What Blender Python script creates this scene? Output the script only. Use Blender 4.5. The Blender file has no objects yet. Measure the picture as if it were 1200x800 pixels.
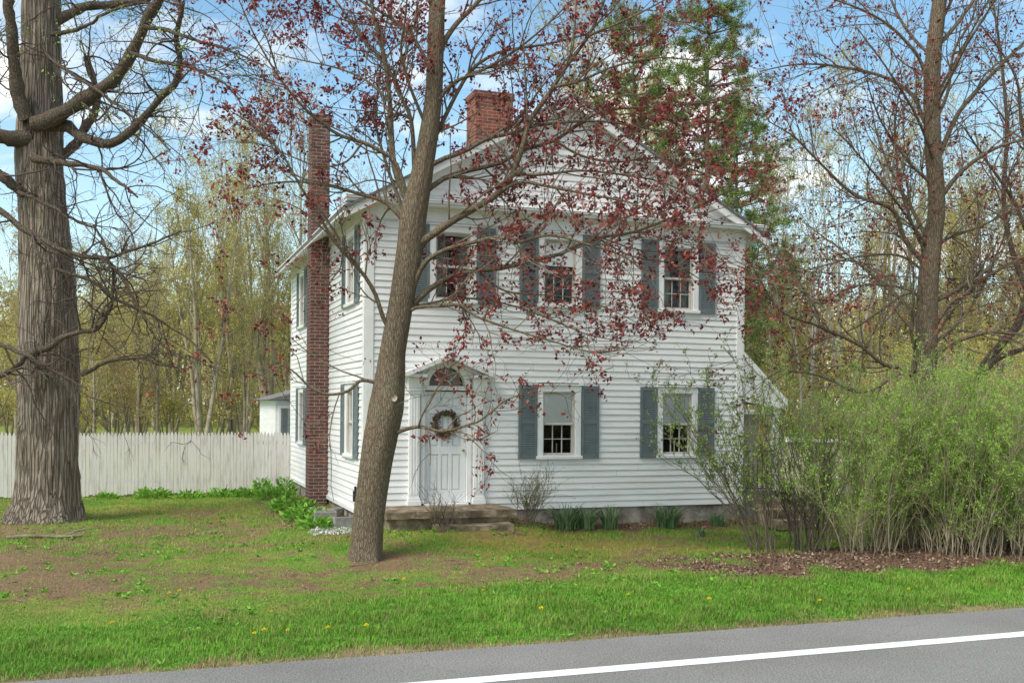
import bpy, bmesh, math, random
import numpy as np
from mathutils import Matrix, Vector

C = bpy.context.scene
COL = C.collection
R = math.radians

# ---------------------------------------------------------------- camera
F, CX, HY, ROLL, CAMZ = 1220.0, 600.0, 474.6, R(0.48), 2.36
cam_d = bpy.data.cameras.new('camera')
cam = bpy.data.objects.new('camera', cam_d); COL.objects.link(cam)
cam_d.sensor_width = 36.0; cam_d.lens = 36.0 * F / 1200.0
cam_d.shift_y = (HY - 400.0) / 1200.0
cam_d.clip_start = 0.1; cam_d.clip_end = 3000.0
cam.matrix_world = Matrix.Translation((0, 0, CAMZ)) @ (Matrix.Rotation(R(90), 4, 'X') @ Matrix.Rotation(ROLL, 4, 'Z'))
C.camera = cam

# ---------------------------------------------------------------- sky + sun
SUN = Vector((-0.55, -0.62, 0.95)).normalized()
w = bpy.data.worlds.new('World'); C.world = w; w.use_nodes = True
nt = w.node_tree; nt.nodes.clear()
def N(t, **k):
    n = nt.nodes.new(t)
    for a, b in k.items(): setattr(n, a, b)
    return n
L = lambda a, b: nt.links.new(a, b)
sky = N('ShaderNodeTexSky'); sky.sky_type = 'NISHITA'; sky.sun_disc = False
sky.sun_elevation = math.asin(SUN.z); sky.sun_rotation = math.atan2(SUN.x, SUN.y) % (2 * math.pi)
sky.air_density = 1.0; sky.dust_density = 0.6; sky.ozone_density = 1.5
tc = N('ShaderNodeTexCoord')
sep = N('ShaderNodeSeparateXYZ'); L(tc.outputs['Generated'], sep.inputs[0])
zz = N('ShaderNodeMath', operation='MAXIMUM'); L(sep.outputs['Z'], zz.inputs[0]); zz.inputs[1].default_value = 0.0
za = N('ShaderNodeMath', operation='ADD'); L(zz.outputs[0], za.inputs[0]); za.inputs[1].default_value = 0.22
dv = N('ShaderNodeVectorMath', operation='DIVIDE'); L(tc.outputs['Generated'], dv.inputs[0]); L(za.outputs[0], dv.inputs[1])
n1 = N('ShaderNodeTexNoise'); n1.inputs['Scale'].default_value = 1.7; n1.inputs['Detail'].default_value = 9; n1.inputs['Roughness'].default_value = 0.56
mp = N('ShaderNodeMapping'); mp.inputs['Location'].default_value = (8.3, 4.1, 0.0); mp.inputs['Scale'].default_value = (1, 1.25, 1); L(dv.outputs[0], mp.inputs[0]); L(mp.outputs[0], n1.inputs['Vector'])
rp = N('ShaderNodeValToRGB'); L(n1.outputs['Fac'], rp.inputs[0])
rp.color_ramp.elements[0].position = 0.47; rp.color_ramp.elements[1].position = 0.62
rp.color_ramp.elements[0].color = (0, 0, 0, 1); rp.color_ramp.elements[1].color = (1, 1, 1, 1)
hz = N('ShaderNodeMapRange'); L(zz.outputs[0], hz.inputs[0]); hz.inputs['From Min'].default_value = 0.0; hz.inputs['From Max'].default_value = 0.30
hz.inputs['To Min'].default_value = 0.35; hz.inputs['To Max'].default_value = 0.0
mxf = N('ShaderNodeMath', operation='MAXIMUM'); L(rp.outputs[0], mxf.inputs[0]); L(hz.outputs[0], mxf.inputs[1])
cm = N('ShaderNodeMix', data_type='RGBA'); L(mxf.outputs[0], cm.inputs[0]); 
skm = N('ShaderNodeMix', data_type='RGBA', blend_type='MULTIPLY'); skm.inputs[0].default_value = 1.0
L(sky.outputs[0], skm.inputs[6]); skm.inputs[7].default_value = (0.98, 1.17, 1.10, 1)
L(skm.outputs[2], cm.inputs[6]); cm.inputs[7].default_value = (6.8, 6.65, 6.4, 1)
bg = N('ShaderNodeBackground'); bg.inputs['Strength'].default_value = 0.10; L(cm.outputs[2], bg.inputs[0])
wo = N('ShaderNodeOutputWorld'); L(bg.outputs[0], wo.inputs[0])
sd = bpy.data.lights.new('sun', 'SUN'); sun = bpy.data.objects.new('sun', sd); COL.objects.link(sun)
sd.energy = 2.0; sd.angle = R(28); sd.color = (1.0, 0.92, 0.80)
sun.rotation_euler = SUN.to_track_quat('Z', 'Y').to_euler()
C.view_settings.view_transform = 'Standard'; C.view_settings.look = 'None'
C.view_settings.exposure = 0.98; C.view_settings.gamma = 1.0; C.view_settings.use_curve_mapping = False

# ---------------------------------------------------------------- helpers
rng = np.random.default_rng(7)
cr, sr = math.cos(ROLL), math.sin(ROLL)
def P(px, py, D):                       # a point of the survey: where a sight line reaches depth D
    u, v = px - CX, py - HY
    return np.array([(u * cr + v * sr) * D / F, D, CAMZ - (-u * sr + v * cr) * D / F])
def G(px, py, z=0.0):                   # a sight line's foot on the ground
    u, v = px - CX, py - HY
    return P(px, py, (CAMZ - z) * F / (-u * sr + v * cr))

def hash2(ix, iy, seed):
    h = (ix.astype(np.int64) * 374761393 + iy.astype(np.int64) * 668265263 + seed * 1442695041) & 0x7fffffff
    h = ((h ^ (h >> 13)) * 1274126177) & 0x7fffffff
    return ((h ^ (h >> 16)) & 0xffff) / 65535.0
def vnoise(x, y, seed=0):
    x = np.asarray(x, float); y = np.asarray(y, float)
    ix, iy = np.floor(x), np.floor(y); fx, fy = x - ix, y - iy
    fx = fx * fx * (3 - 2 * fx); fy = fy * fy * (3 - 2 * fy)
    a, b = hash2(ix, iy, seed), hash2(ix + 1, iy, seed); c, d = hash2(ix, iy + 1, seed), hash2(ix + 1, iy + 1, seed)
    return (a * (1 - fx) + b * fx) * (1 - fy) + (c * (1 - fx) + d * fx) * fy
def fbm(x, y, seed=0, oc=4):
    s, a, t = 0, 1.0, 0
    for i in range(oc):
        s = s + a * vnoise(x * 2 ** i, y * 2 ** i, seed + i * 17); t += a; a *= 0.5
    return s / t

def link(name, me, m=None, parent=None):
    o = bpy.data.objects.new(name, me); COL.objects.link(o)
    if m is not None and me is not None: me.materials.append(m)
    if parent is not None: o.parent = parent
    return o
def empty(name, loc=(0, 0, 0), rz=0.0):
    o = bpy.data.objects.new(name, None); COL.objects.link(o); o.location = loc; o.rotation_euler = (0, 0, rz); o.empty_display_size = 0.3
    return o
def tag(o, label, cat, group=None):
    o['label'] = label; o['category'] = cat
    if group: o['group'] = group
    return o
def kind(o, k, label=None, cat=None):
    o['kind'] = k
    if label: o['label'] = label
    if cat: o['category'] = cat
    return o
def npmesh(name, V, faces, smooth=False, col=None):
    """V (n,3); faces: list of int arrays (m,k)."""
    me = bpy.data.meshes.new(name)
    V = np.asarray(V, np.float32)
    me.vertices.add(len(V)); me.vertices.foreach_set('co', V.ravel())
    faces = [np.asarray(f, np.int32) for f in faces if len(f)]
    loops = np.concatenate([f.ravel() for f in faces]); cnt = np.concatenate([np.full(len(f), f.shape[1], np.int32) for f in faces])
    me.loops.add(len(loops)); me.loops.foreach_set('vertex_index', loops)
    me.polygons.add(len(cnt)); st = np.zeros(len(cnt), np.int32); st[1:] = np.cumsum(cnt)[:-1]
    me.polygons.foreach_set('loop_start', st); me.polygons.foreach_set('loop_total', cnt)
    if smooth: me.polygons.foreach_set('use_smooth', np.ones(len(cnt), bool))
    me.update(calc_edges=True)
    if col is not None:
        a = me.color_attributes.new('Col', 'FLOAT_COLOR', 'POINT')
        c = np.ones((len(V), 4), np.float32); c[:, :3] = col; a.data.foreach_set('color', c.ravel())
    return me

class Geo:
    """collects vertex / face arrays for ONE mesh"""
    def __init__(s): s.v = []; s.f = {}; s.n = 0; s.c = []
    def add(s, V, Fs, col=None):
        V = np.asarray(V, float).reshape(-1, 3); Fs = np.asarray(Fs)
        s.f.setdefault(Fs.shape[1], []).append(Fs + s.n); s.v.append(V); s.n += len(V)
        if col is not None: s.c.append(np.broadcast_to(col, (len(V), 3)))
    def tubes(s, Pth, rad, sides=5):
        """Pth (B,n,3), rad (B,n)"""
        Pth = np.asarray(Pth, float); rad = np.asarray(rad, float); B, n = rad.shape
        if B == 0: return
        T = np.gradient(Pth, axis=1); T /= np.linalg.norm(T, axis=2, keepdims=True) + 1e-9
        m = T.mean(axis=1); m /= np.linalg.norm(m, axis=1, keepdims=True) + 1e-9
        ax = np.eye(3)[np.argmin(np.abs(m), axis=1)][:, None, :]
        A = np.cross(T, ax); A /= np.linalg.norm(A, axis=2, keepdims=True) + 1e-9
        Bn = np.cross(T, A)
        th = np.arange(sides) * 2 * np.pi / sides
        V = Pth[:, :, None, :] + rad[:, :, None, None] * (A[:, :, None, :] * np.cos(th)[None, None, :, None] + Bn[:, :, None, :] * np.sin(th)[None, None, :, None])
        b, i, k = np.meshgrid(np.arange(B), np.arange(n - 1), np.arange(sides), indexing='ij')
        k2 = (k + 1) % sides; base = b * n * sides
        Fs = np.stack([base + i * sides + k, base + i * sides + k2, base + (i + 1) * sides + k2, base + (i + 1) * sides + k], -1).reshape(-1, 4)
        s.add(V.reshape(-1, 3), Fs)
    def leaves(s, cen, length, width, dirs=None, r=rng, fold=0.25, col=None):
        """kite leaves hanging from points cen (N,3)"""
        n = len(cen)
        if n == 0: return
        d = r.normal(size=(n, 3)) if dirs is None else dirs + r.normal(size=(n, 3)) * 0.45
        d /= np.linalg.norm(d, axis=1, keepdims=True) + 1e-9
        q = np.cross(d, r.normal(size=(n, 3))); q /= np.linalg.norm(q, axis=1, keepdims=True) + 1e-9
        nn = np.cross(d, q)
        ln = (length * r.uniform(0.6, 1.3, n))[:, None]; wd = (width * r.uniform(0.6, 1.3, n))[:, None]
        V = np.stack([cen, cen + d * ln * 0.42 + q * wd * 0.5 + nn * wd * fold, cen + d * ln - nn * wd * fold * 0.8, cen + d * ln * 0.42 - q * wd * 0.5 + nn * wd * fold], 1)
        Fs = np.arange(n)[:, None] * 4
        s.add(V.reshape(-1, 3), np.concatenate([np.concatenate([Fs, Fs + 1, Fs + 2], 1), np.concatenate([Fs, Fs + 2, Fs + 3], 1)]),
              None if col is None else np.repeat(col, 4, axis=0))
    def build(s, name, m, parent=None, smooth=False):
        V = np.concatenate(s.v); col = np.concatenate(s.c) if s.c else None
        return link(name, npmesh(name, V, [np.concatenate(x) for x in s.f.values()], smooth, col), m, parent)

class MB:
    """boxes and prisms of ONE mesh, in a frame given by fr(a, z, out)"""
    def __init__(s, fr=None): s.bm = bmesh.new(); s.fr = fr or (lambda a, z, o: (a, o, z))
    def verts(s, pts): return [s.bm.verts.new(p) for p in pts]
    def box(s, a0, a1, z0, z1, o0, o1):
        v = s.verts([s.fr(a, z, o) for a in (a0, a1) for z in (z0, z1) for o in (o0, o1)])
        for q in ((0, 1, 3, 2), (4, 6, 7, 5), (0, 4, 5, 1), (2, 3, 7, 6), (0, 2, 6, 4), (1, 5, 7, 3)): s.bm.faces.new([v[i] for i in q])
        return s
    def prism(s, poly, o0, o1):           # poly in (a, z), extruded along out
        A = s.verts([s.fr(a, z, o0) for a, z in poly]); B = s.verts([s.fr(a, z, o1) for a, z in poly]); n = len(poly)
        s.bm.faces.new(A); s.bm.faces.new(B[::-1])
        for i in range(n): s.bm.faces.new([A[i], A[(i + 1) % n], B[(i + 1) % n], B[i]])
        return s
    def quad(s, pts): s.bm.faces.new(s.verts(pts)); return s
    def hexa(s, pts):                      # 8 points ordered like box
        v = s.verts(pts)
        for q in ((0, 1, 3, 2), (4, 6, 7, 5), (0, 4, 5, 1), (2, 3, 7, 6), (0, 2, 6, 4), (1, 5, 7, 3)): s.bm.faces.new([v[i] for i in q])
        return s
    def cyl(s, p0, p1, r0, r1=None, n=12):
        p0, p1 = Vector(p0), Vector(p1); r1 = r0 if r1 is None else r1
        d = (p1 - p0).normalized(); a = d.orthogonal().normalized(); b = d.cross(a)
        A = s.verts([p0 + (a * math.cos(2 * math.pi * i / n) + b * math.sin(2 * math.pi * i / n)) * r0 for i in range(n)])
        B = s.verts([p1 + (a * math.cos(2 * math.pi * i / n) + b * math.sin(2 * math.pi * i / n)) * r1 for i in range(n)])
        s.bm.faces.new(A[::-1]); s.bm.faces.new(B)
        for i in range(n): s.bm.faces.new([A[i], A[(i + 1) % n], B[(i + 1) % n], B[i]])
        return s
    def build(s, name, m, parent=None, bevel=0.0, recalc=True):
        bm = s.bm
        if recalc: bmesh.ops.recalc_face_normals(bm, faces=bm.faces[:])
        if bevel: bmesh.ops.bevel(bm, geom=bm.edges[:], offset=bevel, segments=1, affect='EDGES', clamp_overlap=True)
        uv = bm.loops.layers.uv.new('UVMap')
        for f in bm.faces:
            n = f.normal; ax = max(range(3), key=lambda i: abs(n[i]))
            for l in f.loops:
                c = l.vert.co
                l[uv].uv = (c.y, c.z) if ax == 0 else (c.x, c.z) if ax == 1 else (c.x, c.y)
        me = bpy.data.meshes.new(name); bm.to_mesh(me); bm.free()
        return link(name, me, m, parent)

# ---------------------------------------------------------------- materials
def lin(r, g, b):
    f = lambda c: (c / 255 / 12.92) if c / 255 <= 0.04045 else ((c / 255 + 0.055) / 1.055) ** 2.4
    return (f(r), f(g), f(b), 1.0)
def mat(name, c1, c2=None, rough=0.7, scale=6.0, bump=0.0, bscale=40.0, spec=0.3, stretch=(1, 1, 1), island=False, c3=None, trans=0.0, detail=6, pos=(0.35, 0.65), bdist=0.01):
    m = bpy.data.materials.new(name); m.use_nodes = True; t = m.node_tree; t.nodes.clear()
    n = t.nodes.new; lk = t.links.new
    out = n('ShaderNodeOutputMaterial'); b = n('ShaderNodeBsdfPrincipled'); lk(b.outputs[0], out.inputs[0])
    b.inputs['Roughness'].default_value = rough; b.inputs['Specular IOR Level'].default_value = spec
    tcn = n('ShaderNodeTexCoord'); mpn = n('ShaderNodeMapping'); mpn.inputs['Scale'].default_value = stretch; lk(tcn.outputs['Object'], mpn.inputs[0])
    if c2 is None: b.inputs['Base Color'].default_value = c1
    else:
        rmp = n('ShaderNodeValToRGB'); e = rmp.color_ramp.elements; e[0].color = c1; e[1].color = c2; e[0].position, e[1].position = pos
        if c3 is not None:
            x = e.new((pos[0] + pos[1]) / 2); x.color = c3
        if island:
            gn = n('ShaderNodeNewGeometry'); lk(gn.outputs['Random Per Island'], rmp.inputs[0])
        else:
            no = n('ShaderNodeTexNoise'); no.inputs['Scale'].default_value = scale; no.inputs['Detail'].default_value = detail; no.inputs['Roughness'].default_value = 0.6
            lk(mpn.outputs[0], no.inputs['Vector']); lk(no.outputs['Fac'], rmp.inputs[0])
        lk(rmp.outputs[0], b.inputs['Base Color'])
        if trans:
            tl = n('ShaderNodeBsdfTranslucent'); ms = n('ShaderNodeMixShader'); ms.inputs[0].default_value = trans
            lk(rmp.outputs[0], tl.inputs[0]); lk(b.outputs[0], ms.inputs[1]); lk(tl.outputs[0], ms.inputs[2]); lk(ms.outputs[0], out.inputs[0])
    if bump:
        nb = n('ShaderNodeTexNoise'); nb.inputs['Scale'].default_value = bscale; nb.inputs['Detail'].default_value = 6; lk(mpn.outputs[0], nb.inputs['Vector'])
        bp = n('ShaderNodeBump'); bp.inputs['Strength'].default_value = bump; bp.inputs['Distance'].default_value = bdist; lk(nb.outputs['Fac'], bp.inputs['Height']); lk(bp.outputs[0], b.inputs['Normal'])
    return m
def brick_mat(name, c1, c2, mortar):
    m = mat(name, c1, None, 0.85); t = m.node_tree; b = next(x for x in t.nodes if x.type == 'BSDF_PRINCIPLED'); n = t.nodes.new; lk = t.links.new
    uv = n('ShaderNodeUVMap'); br = n('ShaderNodeTexBrick'); lk(uv.outputs[0], br.inputs['Vector'])
    br.inputs['Color1'].default_value = c1; br.inputs['Color2'].default_value = c2; br.inputs['Mortar'].default_value = mortar
    br.inputs['Scale'].default_value = 1.0; br.inputs['Brick Width'].default_value = 0.21; br.inputs['Row Height'].default_value = 0.072
    br.inputs['Mortar Size'].default_value = 0.007; br.inputs['Mortar Smooth'].default_value = 0.2; br.inputs['Bias'].default_value = -0.1
    no = n('ShaderNodeTexNoise'); no.inputs['Scale'].default_value = 9; no.inputs['Detail'].default_value = 8
    tco = n('ShaderNodeTexCoord'); lk(tco.outputs['Object'], no.inputs['Vector'])
    mr = n('ShaderNodeMapRange'); mr.inputs['To Min'].default_value = 0.45; mr.inputs['To Max'].default_value = 1.5; lk(no.outputs['Fac'], mr.inputs[0])
    mm = n('ShaderNodeMix'); mm.data_type = 'RGBA'; mm.blend_type = 'MULTIPLY'; mm.inputs[0].default_value = 1.0; lk(br.outputs['Color'], mm.inputs[6]); lk(mr.outputs[0], mm.inputs[7])
    lk(mm.outputs[2], b.inputs['Base Color'])
    bp = n('ShaderNodeBump'); bp.inputs['Strength'].default_value = 0.7; bp.inputs['Distance'].default_value = 0.01; bp.invert = True; lk(br.outputs['Fac'], bp.inputs['Height']); lk(bp.outputs[0], b.inputs['Normal'])
    return m
def glass_mat():
    m = bpy.data.materials.new('window_glass'); m.use_nodes = True; t = m.node_tree; t.nodes.clear(); n = t.nodes.new; lk = t.links.new
    out = n('ShaderNodeOutputMaterial'); tr = n('ShaderNodeBsdfTransparent'); tr.inputs[0].default_value = (0.93, 0.94, 0.94, 1)
    gl = n('ShaderNodeBsdfGlossy'); gl.inputs['Roughness'].default_value = 0.02; fr = n('ShaderNodeFresnel'); fr.inputs[0].default_value = 1.5
    mx = n('ShaderNodeMixShader'); lk(fr.outputs[0], mx.inputs[0]); lk(tr.outputs[0], mx.inputs[1]); lk(gl.outputs[0], mx.inputs[2]); lk(mx.outputs[0], out.inputs[0])
    nb = n('ShaderNodeTexNoise'); nb.inputs['Scale'].default_value = 2.5; tco = n('ShaderNodeTexCoord'); lk(tco.outputs['Object'], nb.inputs['Vector'])
    bp = n('ShaderNodeBump'); bp.inputs['Strength'].default_value = 0.25; bp.inputs['Distance'].default_value = 0.02; lk(nb.outputs['Fac'], bp.inputs['Height']); lk(bp.outputs[0], gl.inputs['Normal'])
    return m
def attr_mat(name, rough=0.8, trans=0.0, spec=0.2):
    m = bpy.data.materials.new(name); m.use_nodes = True; t = m.node_tree; t.nodes.clear(); n = t.nodes.new; lk = t.links.new
    out = n('ShaderNodeOutputMaterial'); b = n('ShaderNodeBsdfPrincipled'); a = n('ShaderNodeAttribute'); a.attribute_name = 'Col'
    b.inputs['Roughness'].default_value = rough; b.inputs['Specular IOR Level'].default_value = spec; lk(a.outputs['Color'], b.inputs['Base Color'])
    tl = n('ShaderNodeBsdfTranslucent'); lk(a.outputs['Color'], tl.inputs[0]); ms = n('ShaderNodeMixShader'); ms.inputs[0].default_value = trans
    lk(b.outputs[0], ms.inputs[1]); lk(tl.outputs[0], ms.inputs[2]); lk(ms.outputs[0], out.inputs[0])
    return m

M = {}
M['siding'] = mat('white_siding_paint', (0.72, 0.715, 0.70, 1), (0.84, 0.835, 0.825, 1), 0.55, 1.6, bump=0.15, bscale=14, stretch=(0.5, 0.5, 6), detail=8)
M['trim'] = mat('white_trim_paint', (0.74, 0.735, 0.72, 1), (0.83, 0.83, 0.82, 1), 0.5, 3.0)
M['doorw'] = mat('white_door_paint', (0.70, 0.71, 0.71, 1), (0.76, 0.77, 0.77, 1), 0.4, 2.0)
M['shutter'] = mat('blue_grey_shutter_paint', (0.125, 0.158, 0.163, 1), (0.165, 0.195, 0.20, 1), 0.6, 5.0)
M['brick'] = brick_mat('weathered_red_brick', (0.175, 0.068, 0.05, 1), (0.095, 0.048, 0.04, 1), (0.30, 0.265, 0.235, 1))
M['brick_top'] = brick_mat('orange_red_brick', (0.27, 0.085, 0.05, 1), (0.15, 0.05, 0.036, 1), (0.30, 0.22, 0.18, 1))
M['stone'] = mat('foundation_stone', (0.16, 0.13, 0.105, 1), (0.42, 0.37, 0.32, 1), 0.9, 3.5, bump=0.9, bscale=9, bdist=0.03)
M['slab'] = mat('mossy_stoop_stone', (0.11, 0.08, 0.052, 1), (0.40, 0.31, 0.215, 1), 0.9, 4.0, bump=0.9, bscale=16, bdist=0.02, c3=(0.20, 0.155, 0.10, 1))
M['block'] = mat('grey_concrete', (0.2, 0.185, 0.165, 1), (0.34, 0.32, 0.29, 1), 0.9, 8, bump=0.6, bscale=60)
M['shingle'] = mat('grey_roof_shingle', (0.12, 0.115, 0.11, 1), (0.22, 0.215, 0.21, 1), 0.9, 14, bump=0.6, bscale=30)
M['glass'] = glass_mat()
M['sash'] = mat('beige_sash_paint', (0.50, 0.47, 0.43, 1), (0.62, 0.59, 0.55, 1), 0.6, 4.0)
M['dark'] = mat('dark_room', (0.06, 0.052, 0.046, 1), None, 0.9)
M['blind'] = mat('white_roller_blind', (0.84, 0.835, 0.81, 1), (0.88, 0.875, 0.86, 1), 0.8, 2.0)
M['curtain'] = mat('grey_curtain', (0.36, 0.34, 0.30, 1), (0.50, 0.47, 0.42, 1), 0.9, 3.0)
M['iron'] = mat('black_iron', (0.015, 0.015, 0.016, 1), None, 0.5)
M['tan'] = mat('tan_panel', (0.46, 0.39, 0.30, 1), (0.58, 0.51, 0.41, 1), 0.8, 4)
M['fence'] = mat('weathered_white_picket_paint', (0.36, 0.315, 0.275, 1), (0.67, 0.635, 0.60, 1), 0.8, 5.5, bump=0.3, bscale=30, stretch=(2.6, 2.6, 0.3), detail=9, pos=(0.22, 0.50))
def bark_mat(name, c1, c2, c3, sc, zst, crack, bd):
    m = bpy.data.materials.new(name); m.use_nodes = True; t = m.node_tree; t.nodes.clear(); n = t.nodes.new; lk = t.links.new
    out = n('ShaderNodeOutputMaterial'); b = n('ShaderNodeBsdfPrincipled'); lk(b.outputs[0], out.inputs[0]); b.inputs['Roughness'].default_value = .95; b.inputs['Specular IOR Level'].default_value = .15
    def n(ty, **k):
        x = t.nodes.new(ty)
        for a_, b_ in k.items(): setattr(x, a_, b_)
        return x
    tc = n('ShaderNodeTexCoord'); mp = n('ShaderNodeMapping'); mp.inputs['Scale'].default_value = (1, 1, zst); lk(tc.outputs['Object'], mp.inputs[0])
    w = n('ShaderNodeTexNoise'); w.inputs['Scale'].default_value = sc * .5; w.inputs['Detail'].default_value = 5; lk(mp.outputs[0], w.inputs['Vector'])
    ws = n('ShaderNodeVectorMath', operation='SCALE'); ws.inputs['Scale'].default_value = 1.3 / sc; lk(w.outputs['Color'], ws.inputs[0]); wa = n('ShaderNodeVectorMath', operation='ADD'); lk(mp.outputs[0], wa.inputs[0]); lk(ws.outputs[0], wa.inputs[1])
    v = n('ShaderNodeTexVoronoi'); v.feature = 'DISTANCE_TO_EDGE'; v.inputs['Scale'].default_value = sc; lk(wa.outputs[0], v.inputs['Vector'])
    cr_ = n('ShaderNodeMapRange'); cr_.inputs['From Max'].default_value = .16; lk(v.outputs['Distance'], cr_.inputs[0])
    f = n('ShaderNodeTexNoise'); f.inputs['Scale'].default_value = sc * 2.2; f.inputs['Detail'].default_value = 10; f.inputs['Roughness'].default_value = .68; lk(mp.outputs[0], f.inputs['Vector'])
    L_ = n('ShaderNodeTexNoise'); L_.inputs['Scale'].default_value = 2.2; L_.inputs['Detail'].default_value = 6; lk(tc.outputs['Object'], L_.inputs['Vector'])
    r = n('ShaderNodeValToRGB'); e = r.color_ramp.elements; e[0].color = c1; e[1].color = c2; e[0].position = .30; e[1].position = .68; lk(f.outputs['Fac'], r.inputs[0])
    m2 = n('ShaderNodeMix'); m2.data_type = 'RGBA'; lr = n('ShaderNodeMapRange'); lr.inputs['From Min'].default_value = .5; lr.inputs['From Max'].default_value = .72; lr.inputs['To Max'].default_value = .7; lk(L_.outputs['Fac'], lr.inputs[0]); lk(lr.outputs[0], m2.inputs[0]); lk(r.outputs[0], m2.inputs[6]); m2.inputs[7].default_value = c3
    m1 = n('ShaderNodeMix'); m1.data_type = 'RGBA'; m1.blend_type = 'MULTIPLY'; m1.inputs[0].default_value = 1; ck = n('ShaderNodeMapRange'); ck.inputs['To Min'].default_value = 1 - crack; lk(cr_.outputs[0], ck.inputs[0]); lk(m2.outputs[2], m1.inputs[6]); lk(ck.outputs[0], m1.inputs[7]); lk(m1.outputs[2], b.inputs['Base Color'])
    ad = n('ShaderNodeMath', operation='MULTIPLY_ADD'); lk(f.outputs['Fac'], ad.inputs[0]); ad.inputs[1].default_value = .8; lk(cr_.outputs[0], ad.inputs[2])
    bp = n('ShaderNodeBump'); bp.inputs['Strength'].default_value = 1; bp.inputs['Distance'].default_value = bd; lk(ad.outputs[0], bp.inputs['Height']); lk(bp.outputs[0], b.inputs['Normal'])
    return m
M['bark_red'] = bark_mat('maple_bark', (0.095, 0.068, 0.044, 1), (0.32, 0.25, 0.175, 1), (0.22, 0.19, 0.125, 1), 42, .16, .28, .012)
M['bark_old'] = bark_mat('shaggy_old_bark', (0.13, 0.10, 0.075, 1), (0.44, 0.36, 0.285, 1), (0.44, 0.375, 0.31, 1), 17, .05, .42, .05)
M['limb_old'] = bark_mat('old_limb_bark', (0.06, 0.045, 0.032, 1), (0.23, 0.18, 0.135, 1), (0.17, 0.145, 0.11, 1), 26, .5, .3, .014)
M['twig'] = mat('brown_twig', (0.055, 0.042, 0.034, 1), (0.13, 0.10, 0.08, 1), 0.9, 5)
M['twig_tan'] = mat('tan_twig', (0.20, 0.155, 0.10, 1), (0.42, 0.35, 0.24, 1), 0.9, 5)
M['twig_grey'] = mat('grey_brown_twig', (0.10, 0.078, 0.055, 1), (0.22, 0.18, 0.13, 1), 0.9, 5)
M['twig_bg'] = mat('olive_spring_twig', (0.27, 0.22, 0.12, 1), (0.45, 0.38, 0.22, 1), 0.9, 5)
M['bark_bg'] = mat('woodland_bark', (0.20, 0.165, 0.115, 1), (0.40, 0.34, 0.25, 1), 0.95, 2.0)
M['bark_pale'] = mat('pale_birch_bark', (0.30, 0.265, 0.22, 1), (0.55, 0.50, 0.44, 1), 0.9, 2.0)
M['leaf_red'] = mat('red_spring_leaf', (0.11, 0.018, 0.022, 1), (0.42, 0.10, 0.07, 1), 0.5, island=True, c3=(0.22, 0.036, 0.036, 1), trans=0.35, pos=(0.1, 0.95), spec=0.4)
M['leaf_willow'] = mat('yellow_green_bud_leaf', (0.40, 0.36, 0.075, 1), (0.64, 0.57, 0.20, 1), 0.6, island=True, trans=0.35)
M['leaf_shrub'] = mat('fresh_green_shrub_leaf', (0.20, 0.36, 0.045, 1), (0.42, 0.64, 0.12, 1), 0.6, island=True, trans=0.4)
M['leaf_fresh'] = mat('fresh_light_leaf', (0.20, 0.28, 0.06, 1), (0.38, 0.48, 0.16, 1), 0.6, island=True, trans=0.4)
M['leaf_rust'] = mat('rusty_bud_leaf', (0.34, 0.23, 0.10, 1), (0.52, 0.40, 0.18, 1), 0.6, island=True, trans=0.35)
M['needle'] = mat('pine_needle', (0.075, 0.13, 0.03, 1), (0.25, 0.32, 0.075, 1), 0.6, island=True, trans=0.15)
M['hosta'] = mat('bright_green_leaf', (0.12, 0.30, 0.025, 1), (0.28, 0.52, 0.08, 1), 0.5, island=True, trans=0.3)
M['daffodil'] = mat('blue_green_strap_leaf', (0.09, 0.17, 0.07, 1), (0.22, 0.31, 0.15, 1), 0.5, island=True, trans=0.2)
M['litter'] = mat('dead_brown_leaf', (0.085, 0.052, 0.034, 1), (0.40, 0.30, 0.21, 1), 0.8, island=True, c3=(0.19, 0.115, 0.075, 1), pos=(0.1, 1.0))
M['asphalt'] = mat('worn_asphalt', (0.075, 0.073, 0.069, 1), (0.37, 0.36, 0.34, 1), 0.85, 62, bump=0.8, bscale=120, detail=10, pos=(0.30, 0.70), bdist=0.012)
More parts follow.
